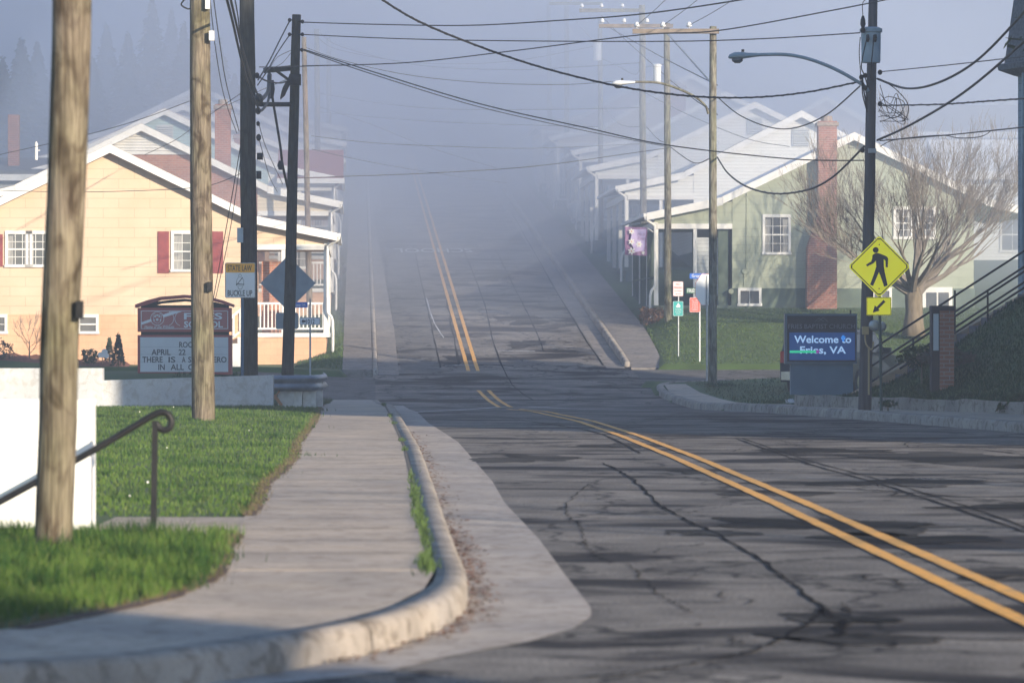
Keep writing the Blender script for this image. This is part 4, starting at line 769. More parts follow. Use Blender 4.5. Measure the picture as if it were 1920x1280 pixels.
g = G(); g.box(1.7, 2.5, .3, .45, 1.0, 2.95); pw = g.build('porch_door', M_GYSID, hg)   # on the porch's back wall
g = G(); g.box(2.4, 2.75, .2, 10.3, .6, 4.0); g.build('porch_wall', M_GFND, hg)
g = G()
for k in range(26): b = .15 + k * .4; g.box(.26, .30, b - .02, b + .02, .7, 3.2)
g.box(.24, .32, .1, 10.2, 1.6, 1.66); g.build('porch_lattice', M_GFND, hg)
hh = house(1, RX(145) + .2, 145, 'white sided gabled house with square louvre just behind the green house', R_, M_WSID, M_GFND, M_ROOFG, vent='rect', rail=False, pk=6.6)
hi = house(1, RX(160), 160, 'second white house up the right side with pale grey roof', R_, M_WSID, M_GFND, M_WHITE, vent='rect', rail=False, wallm2=M_WSID)
hj = house(1, RX(175) + .2, 175, 'pale grey house with a wide white chimney, fourth up the right side', R_, M_GYSID, M_GFND, M_ROOFG, rail=True, chim=[(5.0, 4, 7.0, .9, False)])
hk = house(1, RX(191), 191, 'cream sided house half lost in fog, fifth up the right side', R_, M_CSID, M_GFND, M_ROOFG, det=False, pk=6.9)
hl = house(1, RX(207), 207, 'pink beige house in thick fog, last up the right side', R_, M_PSID, M_GFND, M_ROOFGR, det=False, pk=6.8)
# houses on the streets behind
def backhouse(x, Y, zb, w, h, pk, d, wall, roof, label, chim=None, wins=(), ridge='y'):
    rt = thing('house', label, 'house', (x, Y, zb), 'houses on the streets behind'); g = G()
    if ridge == 'y': g.prism([(x - w / 2, zb - 3), (x + w / 2, zb - 3), (x + w / 2, zb + h), (x, zb + pk), (x - w / 2, zb + h)], Y, Y + d)
    else: g.prism([(Y, zb - 3), (Y + d, zb - 3), (Y + d, zb + h), (Y + d / 2, zb + pk), (Y, zb + h)], x - w / 2, x + w / 2, 'yz')
    g.build('wall', wall, rt); g = G()
    for sg in (-1, 1):
        if ridge == 'y': k = (pk - h) / (w / 2); g.prism([(x, zb + pk + .02), (x + sg * (w / 2 + .4), zb + h - .4 * k + .02), (x + sg * (w / 2 + .4), zb + h - .4 * k + .16), (x, zb + pk + .18)], Y - .35, Y + d + .35)
        else: k = (pk - h) / (d / 2); c = Y + d / 2; g.prism([(c, zb + pk + .02), (c + sg * (d / 2 + .4), zb + h - .4 * k + .02), (c + sg * (d / 2 + .4), zb + h - .4 * k + .16), (c, zb + pk + .18)], x - w / 2 - .3, x + w / 2 + .3, 'yz')
    g.build('roof', roof, rt)
    g = G()
    if ridge == 'y':
        for sg in (-1, 1): k = (pk - h) / (w / 2); g.prism([(x, zb + pk + .17), (x + sg * (w / 2 + .4), zb + h - .4 * k + .15), (x + sg * (w / 2 + .4), zb + h - .4 * k - .1), (x, zb + pk - .08)], Y - .39, Y - .36)
    else: g.box(x - w / 2 - .3, x + w / 2 + .3, Y - .45, Y - .4, zb + h - .3, zb + h - .05)
    g.build('fascia', M_WHITE, rt)
    if chim: g = G(); cx, top, cw = chim; g.box(cx - cw / 2, cx + cw / 2, Y + 1, Y + 1 + cw, zb + h - .5, top); g.build('chimney', M_BRICK, rt)
    for (wx, wz, ww, wh) in wins: window(rt, wx, wz, ww, wh, Y, 1, 2, 2, curtain=False)
    return rt
q = P(1548, 250, 196); backhouse(q.x, 196, q.z - 3.0, 7.5, 2.6, 4.7, 9, M_PSID, M_ROOFG, 'faded pinkish gabled house standing above the white houses on the right')
q = P(1880, 400, 150); backhouse(q.x + 1, 150, q.z - 3, 6.4, 4.6, 5.9, 8, M_WSID, M_WHITE, 'white building with a wreath window behind the bare tree at the right edge', wins=[(P(1898, 445, 150).x, P(0, 440, 150).z, .8, 1.2)], ridge='x')
q = P(1850, 330, 172); backhouse(q.x, 172, q.z - 1.0, 9, 3.0, 4.2, 7, M_WSID, M_ROOFG, 'white building with grey roof on the slope behind the bare tree', chim=(P(1864, 0, 172).x, P(0, 272, 172).z, .55), ridge='x')
q = P(1880, 240, 205); backhouse(q.x, 205, q.z - 3.5, 6, 3.6, 5, 7, M_WSID, M_ROOFG, 'foggy white house near the top right above the picket fence', wins=[(q.x, q.z - 1.2, .9, 1.2)])
rt = thing('picket_fence', 'small white picket fence on the foggy slope above the bare tree', 'fence', P(1875, 270, 178)); g = G()
for k in range(22): q = P(1845 + k * 3.6, 275, 178); g.box(q.x - .03, q.x + .03, q.y, q.y + .03, q.z - .5, q.z + .5)
g.box(P(1840, 0, 178).x, P(1925, 0, 178).x, 178.04, 178.08, P(0, 270, 178).z, P(0, 267, 178).z); g.build('picket', M_WHITE, rt)
q = P(-70, 330, 150); backhouse(q.x, 150, q.z - 1.5, 7.0, 1.6, 2.2, 7, M_GYSID, M_ROOFG, 'grey roofed building with a brick chimney at the far left edge', chim=(P(31, 0, 152).x, P(0, 218, 152).z, .42), ridge='x')
g = G(); q = P(68, 300, 126); g.tube([q, q + Vector((0, 0, .55))], .05, 8).tube([q + Vector((0, 0, .55)), q + Vector((0, 0, .6))], .03, 6).box(q.x - .02, q.x + .12, q.y, q.y + .03, q.z + .3, q.z + .33); g.build('vent_pipe', M_WHITE, hy) if False else tag(g.build('vent_pipe', M_WHITE, None, loc=q), 'short white vent pipe on the roof beside the far left chimney', 'vent pipe')

# ------------------------------------------------------------------ walls, guard rail, handrail at left
g = G(); zt1 = P(0, 690, 73).z; xr = P(192, 0, 73).x; g.box(-14, xr, 73, 73.35, -.2, zt1); tag(g.build('retaining_wall', M_WALLW, None, loc=(-10, 73, 0)), 'taller section of low white wall at the left edge behind the lawn', 'wall', 'low pale walls')
g = G(); a = P(192, 713, 73); b = P(512, 703, 74.2); g.add([(a.x, 73, -.2), (b.x, 74.2, -.2), (b.x, 74.2, b.z), (a.x, 73, a.z), (a.x, 73.3, -.2), (b.x, 74.5, -.2), (b.x, 74.5, b.z), (a.x, 73.3, a.z)], [(0,1,2,3),(7,6,5,4),(0,4,5,1),(3,2,6,7),(1,5,6,2),(0,3,7,4)]); tag(g.build('retaining_wall', M_WALLW, None, loc=(-6, 73.5, 0)), 'lower long section of white wall between the lawn and the school sign', 'wall', 'low pale walls')
rt = thing('guard_rail', 'short galvanised guard rail at the end of the white wall', 'guard rail', P(555, 765, 75)); prof = [(0, .0), (-.06, .03), (-.08, .08), (-.02, .13), (-.02, .17), (-.08, .22), (-.06, .28), (0, .31)]
pth = [(P(480, 0, 74.7).x, 74.7), (P(560, 0, 75).x, 75), (P(588, 0, 75.3).x, 75.3), (P(600, 0, 76).x, 76.2), (P(603, 0, 77).x, 78), (P(596, 0, 80).x, 82)]
g = G(); zz = P(0, 733, 75).z; op = [offset(pth, 0)] and pth; vs = []
for i, (x, y) in enumerate(pth):
    a = Vector(pth[max(0, i - 1)]); b = Vector(pth[min(len(pth) - 1, i + 1)]); t = (b - a).normalized(); n_ = Vector((t.y, -t.x))
    for (o_, hh) in prof: vs.append((x - n_.x * o_, y - n_.y * o_, zz + hh))
n = len(prof); g.add(vs, [(i * n + k, i * n + k + 1, (i + 1) * n + k + 1, (i + 1) * n + k) for i in range(len(pth) - 1) for k in range(n - 1)]); o = g.build('rail', mat('guard_steel', (.22, .27, .33), (.14, .18, .23), .35, 4, metal=.7), rt, smooth=True)
for (x, y, w_) in ((540, 75.1, .2), (560, 75.15, .1), (583, 75.4, .16), (598, 76.3, .12)):
    q = P(x, 733, y); g = G(); g.box(q.x - w_, q.x + w_ * .6, y + .02, y + .2, -.2, zz + .22); g.build('post', M_STEEL, rt)
g = G(); g.obox(P(514, 740, 74.9), P(528, 760, 74.9), .06, .06).obox(P(512, 748, 74.8), P(524, 733, 74.8), .03, .03); g.build('brace', M_RUST, rt)
g = G(); q = P(175, 748, 27.2); g.box(-4.6, q.x, 27.0, 27.35, -.6, q.z); g.build('cheek_wall', M_WALLW) if False else tag(g.build('stair_wall', mat('bright_white', (.86, .86, .84), (.76, .76, .74), .85, 3, .15), None, loc=(-3.6, 27.2, 0)), 'bright white stair wall behind the nearest pole at the left edge', 'wall')
rt = thing('handrail', 'black iron handrail with a scrolled end beside the garden path', 'handrail', P(288, 992, 26.6))
g = G(); Yh = 26.4
loop = [P(-60, 972, Yh), P(0, 940, Yh), P(150, 858, Yh), P(250, 800, Yh), P(285, 779, Yh), P(300, 773, Yh), P(313, 775, Yh), P(321, 787, Yh), P(319, 800, Yh), P(309, 806, Yh), P(299, 802, Yh), P(294, 793, Yh)]
g.tube(catmull(loop, 6), .024, 8); g.build('rail', M_BLACK, rt, smooth=True)
g = G(); a = P(291, 788, Yh); g.obox(a, (P(287, 0, Yh).x, Yh, .0), .04, .04, (0, 1, 0)); g.build('post', M_BLACK, rt)
g = G(); a = P(-20, 960, Yh); g.obox(a, (a.x, Yh, -.9), .04, .04, (0, 1, 0)); g.build('post', M_BLACK, rt)

# ------------------------------------------------------------------ signs
def plate(root, cx, cz, w, h, Y, m, bm=None, r=.03, name='panel', th=.004, b=.012):
    g = G(); g.prism(rrect(cx, cz, w, h, r), Y - th, Y); p = g.build(name, m, root)
    if bm is not None:
        g = G(); o1 = rrect(cx, cz, w - b, h - b, r * .9); o2 = rrect(cx, cz, w - 3 * b, h - 3 * b, r * .7); n = len(o1)
        g.add([(a, Y - th - .002, c) for a, c in o1 + o2], [(i, (i + 1) % n, n + (i + 1) % n, n + i) for i in range(n)]); g.build('border', bm, p)
    return p
def letters(par, s, px0, px1, py0, py1, Y, m, bold=.012, name='lettering', dy=-.009, **k):
    a = P(px0, py0, Y); b = P(px1, py1, Y); g = G(); text_geo(g, s, (a.x + b.x) / 2, (a.z + b.z) / 2, b.x - a.x, a.z - b.z, Y + dy, bold=bold, **k); return g.build(name, m, par)
def signpost(root, px, py, Y, zb, r=.03, m=None, px2=None):
    a = P(px, py, Y); g = G(); g.tube([(a.x, Y + .035, a.z), (P(px2, 0, Y).x if px2 else a.x, Y + .035, zb - .3)], r, 8); return g.build('post', m or M_STEEL, root)
# seat belt sign
Y = 76.0; rt = thing('road_sign', 'white and orange sign reading state law buckle up in front of the thick dark pole', 'road sign', P(451, 705, Y))
c = P(450.5, 525.5, Y); w_ = 57 / F * Y; h_ = 66 / F * Y; p = plate(rt, c.x, c.z, w_, h_, Y, M_SW, M_SB, .03, b=.008)
q = P(0, 493, Y).z; g = G(); g.prism(rrect(c.x, P(0, 502.5, Y).z, w_ - .03, 17 / F * Y, .02), Y - .0065, Y - .0045); g.build('orange_band', M_SO, p)
letters(p, 'STATE LAW', 427, 472, 497, 508, Y, M_SB); letters(p, 'BUCKLE UP', 427, 473, 544, 555, Y, M_SB)
g = G()
def pxpoly(pts, Y, y0, y1, g): g.prism([(P(a, b, Y).x, P(a, b, Y).z) for a, b in pts], y0, y1)
def pxbar(g, l, Y, w, dy=-.0075): [g.obox(P(a[0], a[1], Y) + Vector((0, dy, 0)), P(b[0], b[1], Y) + Vector((0, dy, 0)), .003, w, (b[1] - a[1], 0, b[0] - a[0]) if False else Vector((0, 1, 0)).cross(P(*b, Y) - P(*a, Y)).normalized()) for a, b in zip(l, l[1:])]
q = P(450, 517, Y); pts = [(450 + 2.6 * math.cos(t), 517 + 3 * math.sin(t)) for t in np.linspace(0, 6.28, 13)]
pxbar(g, pts, Y, .006); pxbar(g, [(447, 520), (444, 525), (443, 535), (457, 535), (457, 525), (453, 520)], Y, .006); pxbar(g, [(446, 537), (448, 542), (453, 542), (455, 537)], Y, .006); pxbar(g, [(443, 535), (455, 520)], Y, .012); pxbar(g, [(443, 532), (458, 533)], Y, .012)
g.build('pictogram', M_SB, p); signpost(rt, 454.5, 555, Y, .3, .028, mat('blue_post', (.05, .12, .2), (.04, .09, .16), .6, 4))
# back of a diamond warning sign with a lower plate
Y = 87.0; rt = thing('road_sign', 'large grey back of a diamond warning sign behind the slim dark pole', 'road sign', P(541, 700, Y)); g = G(); pxpoly([(487, 533), (540, 478), (592, 534), (540, 578)], Y, Y - .004, Y, g)
g = G(); c = P(540, 531, Y); hd_ = 52 / F * Y; g.prism([(c.x - hd_, c.z), (c.x, c.z - hd_), (c.x + hd_, c.z), (c.x, c.z + hd_)], Y - .004, Y); g.build('panel', M_SG, rt)
c = P(538, 601.5, Y); plate(rt, c.x, c.z, 42 / F * Y, 31 / F * Y, Y, M_SG, None, .04, 'lower_panel'); g = G(); g.tube([(c.x + .05, Y + .04, c.z + 1), (c.x + .05, Y + .04, -.1)], .03, 8); g.build('post', M_STEEL, rt)
# 1012 and street name
Y = 105.0; rt = thing('road_sign', 'small white route marker with left arrow and 1012 under a blue street name plate', 'road sign', P(581, 700, Y)); c = P(581, 602, Y)
p = plate(rt, c.x, c.z, 39 / F * Y, 14 / F * Y, Y, M_SW, M_SB, .03, b=.01); letters(p, '1012', 574, 590, 598, 607, Y, M_SB)
g = G(); pxpoly([(565, 602), (569, 597.5), (569, 600), (573, 600), (573, 604), (569, 604), (569, 606.5)], Y, Y - .009, Y - .007, g); g.build('arrow', M_SB, p)
c = P(556, 571.5, Y); p = plate(rt, c.x, c.z, 42 / F * Y, 10.5 / F * Y, Y - .03, M_SBL, None, .01, 'name_plate'); letters(p, 'View', 550, 564, 568.5, 575, Y - .03, M_SW, .005); letters(p, 'DR', 566, 573, 569.5, 573.5, Y - .03, M_SW, .005); signpost(rt, 581.5, 560, Y, 0, .025)
# pedestrian crossing sign
Y = 70.0; rt = thing('crossing_sign', 'yellow diamond pedestrian crossing sign with arrow plate beside the transformer pole', 'road sign', P(1650, 740, Y))
def zz_(a, b): q = P(1280 + a / 2.9984, 400 + b / 2.9984, Y); return (q.x, q.z)
def dia(r, y0, y1, m, name, par, r2=None):
    g = G(); c = zz_(1105, 299); r /= 2.9984 * F / Y
    ang = [(math.cos(math.radians(90 * k + d)) , math.sin(math.radians(90 * k + d))) for k in range(4) for d in (-3, 0, 3)]
    if r2 is None: g.prism([(c[0] + r * x, c[1] + r * z) for x, z in ang], y0, y1)
    else:
        r2 /= 2.9984 * F / Y; n = 12; g.add([(c[0] + q_ * x, y0, c[1] + q_ * z) for q_ in (r, r2) for x, z in ang], [(i, (i + 1) % n, n + (i + 1) % n, n + i) for i in range(n)])
    return g.build(name, m, par)
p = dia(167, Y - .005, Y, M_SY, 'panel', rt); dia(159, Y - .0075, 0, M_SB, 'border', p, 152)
g = G(); c = zz_(1085, 206); g.disc(c, 16.5 / 2.9984 / F * Y, Y - .0075, Y - .0055, 20)
fig = [(1066,236),(1078,226),(1092,222),(1108,226),(1138,238),(1150,245),(1155,256),(1153,303),(1141,303),(1140,266),(1130,258),(1131,300),(1136,330),(1152,404),(1133,413),(1112,352),(1103,330),(1090,362),(1070,408),(1053,401),(1074,345),(1088,300),(1086,266),(1074,280),(1036,299),(1031,288),(1060,270),(1066,250)]
g.prism([zz_(a, b) for a, b in fig], Y - .0075, Y - .0055)
for z_ in ((1105, 176), (1104, 423)): g.disc(zz_(*z_), .012, Y - .009, Y - .005, 8)
g.build('pictogram', M_SB, p)
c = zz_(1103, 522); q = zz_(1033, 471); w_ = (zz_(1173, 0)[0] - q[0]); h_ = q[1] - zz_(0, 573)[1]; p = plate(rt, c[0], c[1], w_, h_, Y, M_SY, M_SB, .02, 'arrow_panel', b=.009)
g = G(); g.prism([zz_(a, b) for a, b in ((1129,486),(1140,497),(1100,537),(1108,546),(1068,558),(1080,517),(1090,526))], Y - .0085, Y - .0065); g.build('arrow', M_SB, p)
a = zz_(1103, 570); g = G(); g.tube([(a[0], Y + .03, a[1] + 1.2), (P(1653, 0, Y).x, Y + .03, .1)], .026, 8); g.build('post', mat('green_post', (.05, .09, .07), (.035, .06, .05), .6, 4), rt)
# signs on the right lawn
Y = 116.0; rt = thing('parking_sign', 'no parking sign above a teal plate on a thin post at the lawn corner', 'road sign', P(1272, 672, Y)); c = P(1271.5, 541.5, Y)
p = plate(rt, c.x, c.z, 19 / F * Y, 27.5 / F * Y, Y, M_SW, M_SR, .02, b=.008); letters(p, 'NO', 1267, 276 + 1000, 530.5, 535, Y, M_SR); letters(p, 'PARKING', 1264, 1279, 537, 541.5, Y, M_SR); letters(p, 'BETWEEN', 1264.5, 1278.5, 544, 547, Y, M_SR, .005); letters(p, 'SIGNS', 1266.5, 1277, 549.5, 552.5, Y, M_SR, .005)
c = P(1271.5, 578.5, Y); p = plate(rt, c.x, c.z, 19 / F * Y, 27.5 / F * Y, Y, M_ST, M_SW, .025, 'teal_panel', b=.007)
g = G(); pxpoly([(1268, 576), (1267, 573), (1270, 572), (1270, 569), (1272, 568), (1274, 571), (1276, 573), (1275, 576)], Y, Y - .008, Y - .006, g); g.build('pictogram', M_SW, p)
for i, (s_, a, b) in enumerate((('WATCH FOR', 577.5, 579.2), ('CHILDREN', 580.3, 582), ('Slow Down', 583.5, 586), ('Drive', 587, 589.2))): letters(p, s_, 1265.5 + (i == 3) * 3, 1277.5 - (i == 3) * 3, a, b, Y, M_SW, .003)
signpost(rt, 1272, 552, Y, .6, .022)
Y = 114.5; rt = thing('street_name_sign', 'red notice plate under small blue and green name plates beside the first right pole', 'road sign', P(1311, 678, Y)); c = P(1303, 571.5, Y)
p = plate(rt, c.x, c.z, 20 / F * Y, 27.5 / F * Y, Y, M_SR, M_SW, .02, 'red_panel', b=.007)
for k in range(7): letters(p, ('NO THRU', 'TRUCKS', 'OVER', 'SCHOOL', 'ZONE', 'NO', 'STOPPING')[k], 1297, 1309, 561.5 + k * 3.1, 563.5 + k * 3.1, Y, M_FLW, .002)
c = P(1308, 517.5, Y); p = plate(rt, c.x, c.z, 30 / F * Y, 10 / F * Y, Y - .04, M_SBL, None, .01, 'name_plate'); letters(p, 'Grayson', 1297, 1321, 514, 521.5, Y - .04, M_SW, .005)
c = P(1299, 545, Y); p = plate(rt, c.x, c.z, 25 / F * Y, 10.5 / F * Y, Y - .02, M_SGR, None, .01, 'name_plate'); letters(p, 'FRIES', 1289, 1305, 541, 548.5, Y - .02, M_SW, .008)
signpost(rt, 1312, 512, Y, .6, .022, M_SW)
# stop sign seen from behind, turned away
Y = 109.0; c = P(1324, 543, Y); rt = thing('stop_sign', 'octagonal sign seen from its pale back behind the first right pole', 'road sign', (c.x, Y, .3), rz=math.radians(44), local=True); g = G(); r = 29 / F * Y; g.prism([(r * 1.08 * math.cos(math.radians(22.5 + 45 * k)), c.z - .3 + r * 1.08 * math.sin(math.radians(22.5 + 45 * k))) for k in range(8)], -.003, .003); p = g.build('panel', M_SW, rt)
g = G(); g.prism([(r * 1.1 * math.cos(math.radians(22.5 + 45 * k)), c.z - .3 + r * 1.1 * math.sin(math.radians(22.5 + 45 * k))) for k in range(8)], .003, .006); g.build('face', M_SR, p); g = G(); g.tube([(0, -.03, -.5), (0, -.03, c.z + .1)], .025, 8); g.build('post', M_STEEL, rt)
# school sign
Y = 92.0; rt = thing('school_sign', 'maroon school sign with arched top and white letter board behind the light brown pole', 'sign', P(346, 705, Y))
def bx(g, x0, x1, y0, y1, d0, d1, Y=92.0): a = P(x0, y0, Y); b = P(x1, y1, Y); return g.box(a.x, b.x, Y + d0, Y + d1, b.z, a.z)
g = G(); bx(g, 258, 433, 577, 622, 0, .35); hp = g.build('header', M_MAR, rt); g = G(); bx(g, 263, 429, 581, 618, -.012, -.002); hh_ = g.build('header_face', M_MAR2, hp)
g = G(); pxbar(g, [(265, 583), (427, 583), (427, 616), (265, 616), (265, 583)], Y, .014, -.016)
pxpoly([(265, 604), (265, 609), (341, 584), (322, 584)], Y, Y - .0165, Y - .0135, g)
for (cx, r, a0, a1) in ((295, 12.5, 0, 6.29), (312, 14, -1.2, 1.2), (342, 14, 1.9, 4.4)): pxbar(g, [(cx + r * math.cos(t), 597 + r * math.sin(t)) for t in np.linspace(a0, a1, 22)], Y, .012, -.018)
g.build('line_work', M_SW, hh_)
g = G(); g.disc((P(295, 0, Y).x, P(0, 597, Y).z), 11.5 / F * Y, Y - .021, Y - .017, 24); e = g.build('emblem', M_MAR2, hh_); g = G()
for (x, y, r) in ((291, 593, 2), (299, 593, 2), (295, 599, 2.6), (289, 600, 1.6), (301, 600, 1.6), (295, 591, 1.8)): g.disc((P(x, 0, Y).x, P(0, y, Y).z), r / F * Y, Y - .024, Y - .0215, 8)
pxbar(g, [(287, 591), (289, 588), (292, 590), (298, 590), (301, 588), (303, 591), (301, 603), (295, 606), (289, 603), (287, 591)], Y, .01, -.022); g.build('emblem_drawing', M_BOARD, e)
letters(hh_, 'FRIES', 345, 417, 586.5, 599, Y, M_SW, .03, dy=-.024); letters(hh_, 'SCHOOL', 345, 418, 602, 614, Y, M_SW, .03, dy=-.024); letters(hh_, 'Home of the Wildcats', 271, 327, 609.5, 615.5, Y, M_SW, .006, dy=-.024, shear=.3)
g = G(); bx(g, 258, 434, 628, 702, 0, .35); bd = g.build('letter_board', M_MAR, rt); g = G(); bx(g, 263, 428, 632, 697, -.012, -.002); bf = g.build('board_face', M_BOARD, bd)
g = G(); [pxbar(g, [(263, y), (428, y)], Y, .006, -.014) for y in (650, 664, 678)]; g.build('letter_track', M_STEEL, bf)
for s_, a, b, y in (('ROO', 336, 362, 640.5), ('APRIL', 284, 320, 654.5), ('22', 335, 348, 654.5), ('THERE', 267, 305, 668.5), ('IS', 316, 329, 668.5), ('A', 341, 348, 668.5), ('SUPERHERO', 353, 425, 668.5), ('IN', 297, 309, 682.5), ('ALL', 320, 345, 682.5), ('OF US', 353, 391, 682.5)): letters(bf, s_, a, b, y, y + 11, Y, M_LET, .018, dy=-.018)
g = G(); bx(g, 264, 428, 572, 577, .03, .3); bx(g, 264, 428, 622, 628, .03, .3); bx(g, 266, 427, 702, 706, .03, .3); g.build('frame', M_BLACK, rt)
out = [(253, 571), (275, 563), (300, 556.5), (346, 552.5), (392, 556.5), (417, 563), (438, 571), (437.5, 576), (415, 568.5), (392, 562.5), (346, 558.5), (300, 562.5), (276, 571), (253.5, 577)]
g = G(); pxpoly(out, Y, Y - .02, Y + .37, g); g.build('arched_top', M_MAR, rt)
g = G(); pxpoly([(264, 572.5), (290, 566), (320, 562), (346, 560), (372, 562), (402, 566), (428, 572.5), (402, 572.5), (390, 569), (346, 565), (302, 569), (290, 572.5)], Y, Y + .03, Y + .3, g); g.build('arch_frame', M_BLACK, rt)
for x in (285, 408): g = G(); a = P(x, 706, Y); g.box(a.x - .08, a.x + .08, Y + .08, Y + .25, -.2, a.z); g.build('post', M_BLACK, rt)
# cloud shaped garden sign
Y = 113.0; q = P(194, 664, Y); rt = thing('garden_sign', 'small white cloud shaped sign between the yard shrubs', 'sign', (q.x, Y, q.z - .4)); g = G(); [g.disc((P(x, 0, Y).x, P(0, y, Y).z), r / F * Y, Y, Y + .02, 12) for x, y, r in ((188, 665, 5), (196, 660, 6), (200, 667, 4.5))]; g.box(P(184, 0, Y).x, P(203, 0, Y).x, Y - .002, Y + .022, P(0, 670, Y).z, P(0, 663, Y).z); g.build('panel', M_WHITE, rt); g = G(); g.tube([(P(192, 0, Y).x, Y + .01, q.z - .1), (P(191, 0, Y).x, Y + .01, q.z - .8)], .015, 6); g.build('stake', M_RUST, rt)
# church sign
Y = 82.0; rt = thing('church_sign', 'dark church sign with a lit blue welcome screen in front of the parked car', 'sign', P(1540, 742, Y))
g = G(); bx(g, 1472, 1607, 588, 682, 0, .38, Y); cb_ = g.build('cabinet', mat('sign_cabinet', (.13, .18, .23), (.10, .14, .18), .5, 3), rt)
g = G(); bx(g, 1476, 1605, 592, 678, -.01, -.002, Y); f = g.build('face', flat('sign_dark', (.012, .013, .022), .4), cb_)
letters(f, 'FRIES BAPTIST CHURCH', 1478, 1603, 607.5, 616, Y, mat('dull_letter', (.22, .22, .26), (.18, .18, .22), .6, 3), .0, dy=-.014)
g = G(); pxbar(g, [(1528, 603), (1536, 596), (1539, 599), (1543, 595), (1552, 603)], Y, .006, -.013); pxbar(g, [(1533, 603), (1539, 599), (1545, 603)], Y, .005, -.013); g.build('emblem', MC['dull_letter'], f)
g = G(); bx(g, 1480, 1603, 623, 675, -.014, -.011, Y); sc = g.build('led_screen', M_SCR, cb_)
letters(sc, 'Welcome to', 1489, 1596, 629, 643, Y, M_LEDT, .02, dy=-.018); letters(sc, 'Fries, VA', 1500, 1586, 649, 665, Y, M_LEDT, .02, dy=-.018)
g = G(); bx(g, 1480.5, 1531, 657, 661.5, -.022, -.019, Y); g.build('green_bar', M_LEDG, sc); g = G(); bx(g, 1530, 1535.5, 656, 662, -.0225, -.0195, Y); g.build('magenta_block', M_LEDM, sc)
g = G(); bx(g, 1577, 1585, 631, 635, -.022, -.019, Y); bx(g, 1579, 1583, 628.5, 640, -.0215, -.0195, Y); g.build('blue_block', M_LEDB, sc)
g = G(); bx(g, 1483, 1600, 682, 740, .05, .33, Y); g.build('base', M_GREYM if False else mat('sign_base', (.12, .19, .25), (.10, .16, .215), .6, 2), rt)
g = G(); bx(g, 1594, 1597, 581, 588, .1, .14, Y); g.build('sensor', M_BLACK, rt)
V = []
blades('flowers', [(P(random.uniform(1474, 1530), 0, 81.5).x, 81.2 + random.uniform(0, .4), R(81) + .2) for _ in range(260)], .06, .02, M_FLW, 1.2, 'low white flowers at the foot of the church sign')

# ------------------------------------------------------------------ flag with lilies on the porch
Y = 127.0; q = P(1213, 430, Y); rt = thing('porch_flag', 'purple flag with white lilies hanging at the porch corner', 'flag', q)
def U(a, b): return P(1172 + a, 425 + b, Y)
n = 10; vs = []
for i in range(n + 1):
    for j in range(n + 1): q = U(42 * i / n - 1 + .6 * math.sin(j * .9), 53 * j / n + 1.5 * (i / n)); vs.append((q.x, Y + .05 * math.sin(i * .8), q.z))
g = G(); g.add(vs, [(i * (n + 1) + j, i * (n + 1) + j + 1, (i + 1) * (n + 1) + j + 1, (i + 1) * (n + 1) + j) for i in range(n) for j in range(n)]); cl = g.build('cloth', M_PURP, rt, smooth=True)
g = G(); pxpoly([(1186, 430), (1211, 430), (1208, 470), (1190, 473), (1182, 450)], Y, Y - .062, Y - .058, g); g.build('pale_field', M_FLP, cl)
for (cx, cy, r) in ((1184, 434, 6.5), (1184, 453, 7), (1198, 458, 7), (1184, 471, 8), (1206, 474, 4)):
    g = G()
    for k in range(6):
        a = k * 1.047 + cx; d = Vector((math.cos(a), 0, math.sin(a))); s_ = Vector((-d.z, 0, d.x)); c = P(cx, cy, Y) + Vector((0, -.075, 0)); L = r / F * Y; g.add([c, c + d * L * .5 + s_ * L * .24, c + d * L, c + d * L * .5 - s_ * L * .24], [(0, 1, 2, 3)])
    g.build('lily', M_PETAL, cl)
g = G(); [g.disc((P(x, 0, Y).x, P(0, y, Y).z), 1.3 / F * Y, Y - .079, Y - .076, 8) for x, y in ((1184, 434), (1184, 453), (1198, 458), (1184, 471))]; g.build('lily_centre', M_FLO, cl)
letters(cl, 'He is', 1195, 1209, 436, 442, Y, M_PURP, .0, dy=-.07, shear=.3); letters(cl, 'Risen', 1195, 1210, 444, 450, Y, M_PURP, .0, dy=-.07, shear=.3)
g = G(); g.tube([P(1214, 428, Y), P(1226, 436, 128.2)], .02, 6); g.build('staff', M_WHITE, rt)

# ------------------------------------------------------------------ car behind the church sign
q = P(1578, 735, 101); car = thing('parked_car', 'dark parked sport utility car half hidden behind the church sign', 'car', (q.x + .12, 102, R(101) + .14), rz=math.radians(-24), local=True)
g = G(); side = [(-2.3, .35), (-2.35, .85), (-2.25, 1.1), (-2.1, 1.62), (-1.7, 1.72), (.1, 1.68), (.9, 1.12), (2.1, .98), (2.3, .8), (2.3, .35)]
secs = [(-.92, 0), (-.9, 0), (.9, 0), (.92, 0)]
vs = [];  nS = len(side)
for xs_ in (-.93, -.86, .86, .93):
    for (b, c) in side: k = .0 if abs(xs_) < .9 else .04; vs.append((xs_ * (1 - .14 * max(0, c - 1.1)), b * (1 - k * .3), c - k * (c > 1.1)))
g.add(vs, [(i * nS + j, i * nS + (j + 1) % nS, (i + 1) * nS + (j + 1) % nS, (i + 1) * nS + j) for i in range(3) for j in range(nS)] + [tuple(range(nS))[::-1], tuple(range(3 * nS, 4 * nS))]); bd = g.build('body', M_CAR, car)
g = G(); g.add([(-.7, -2.275, 1.12), (.7, -2.275, 1.12), (.64, -2.135, 1.56), (-.64, -2.135, 1.56)], [(0, 1, 2, 3)]); g.build('rear_window', M_GLASS, bd)
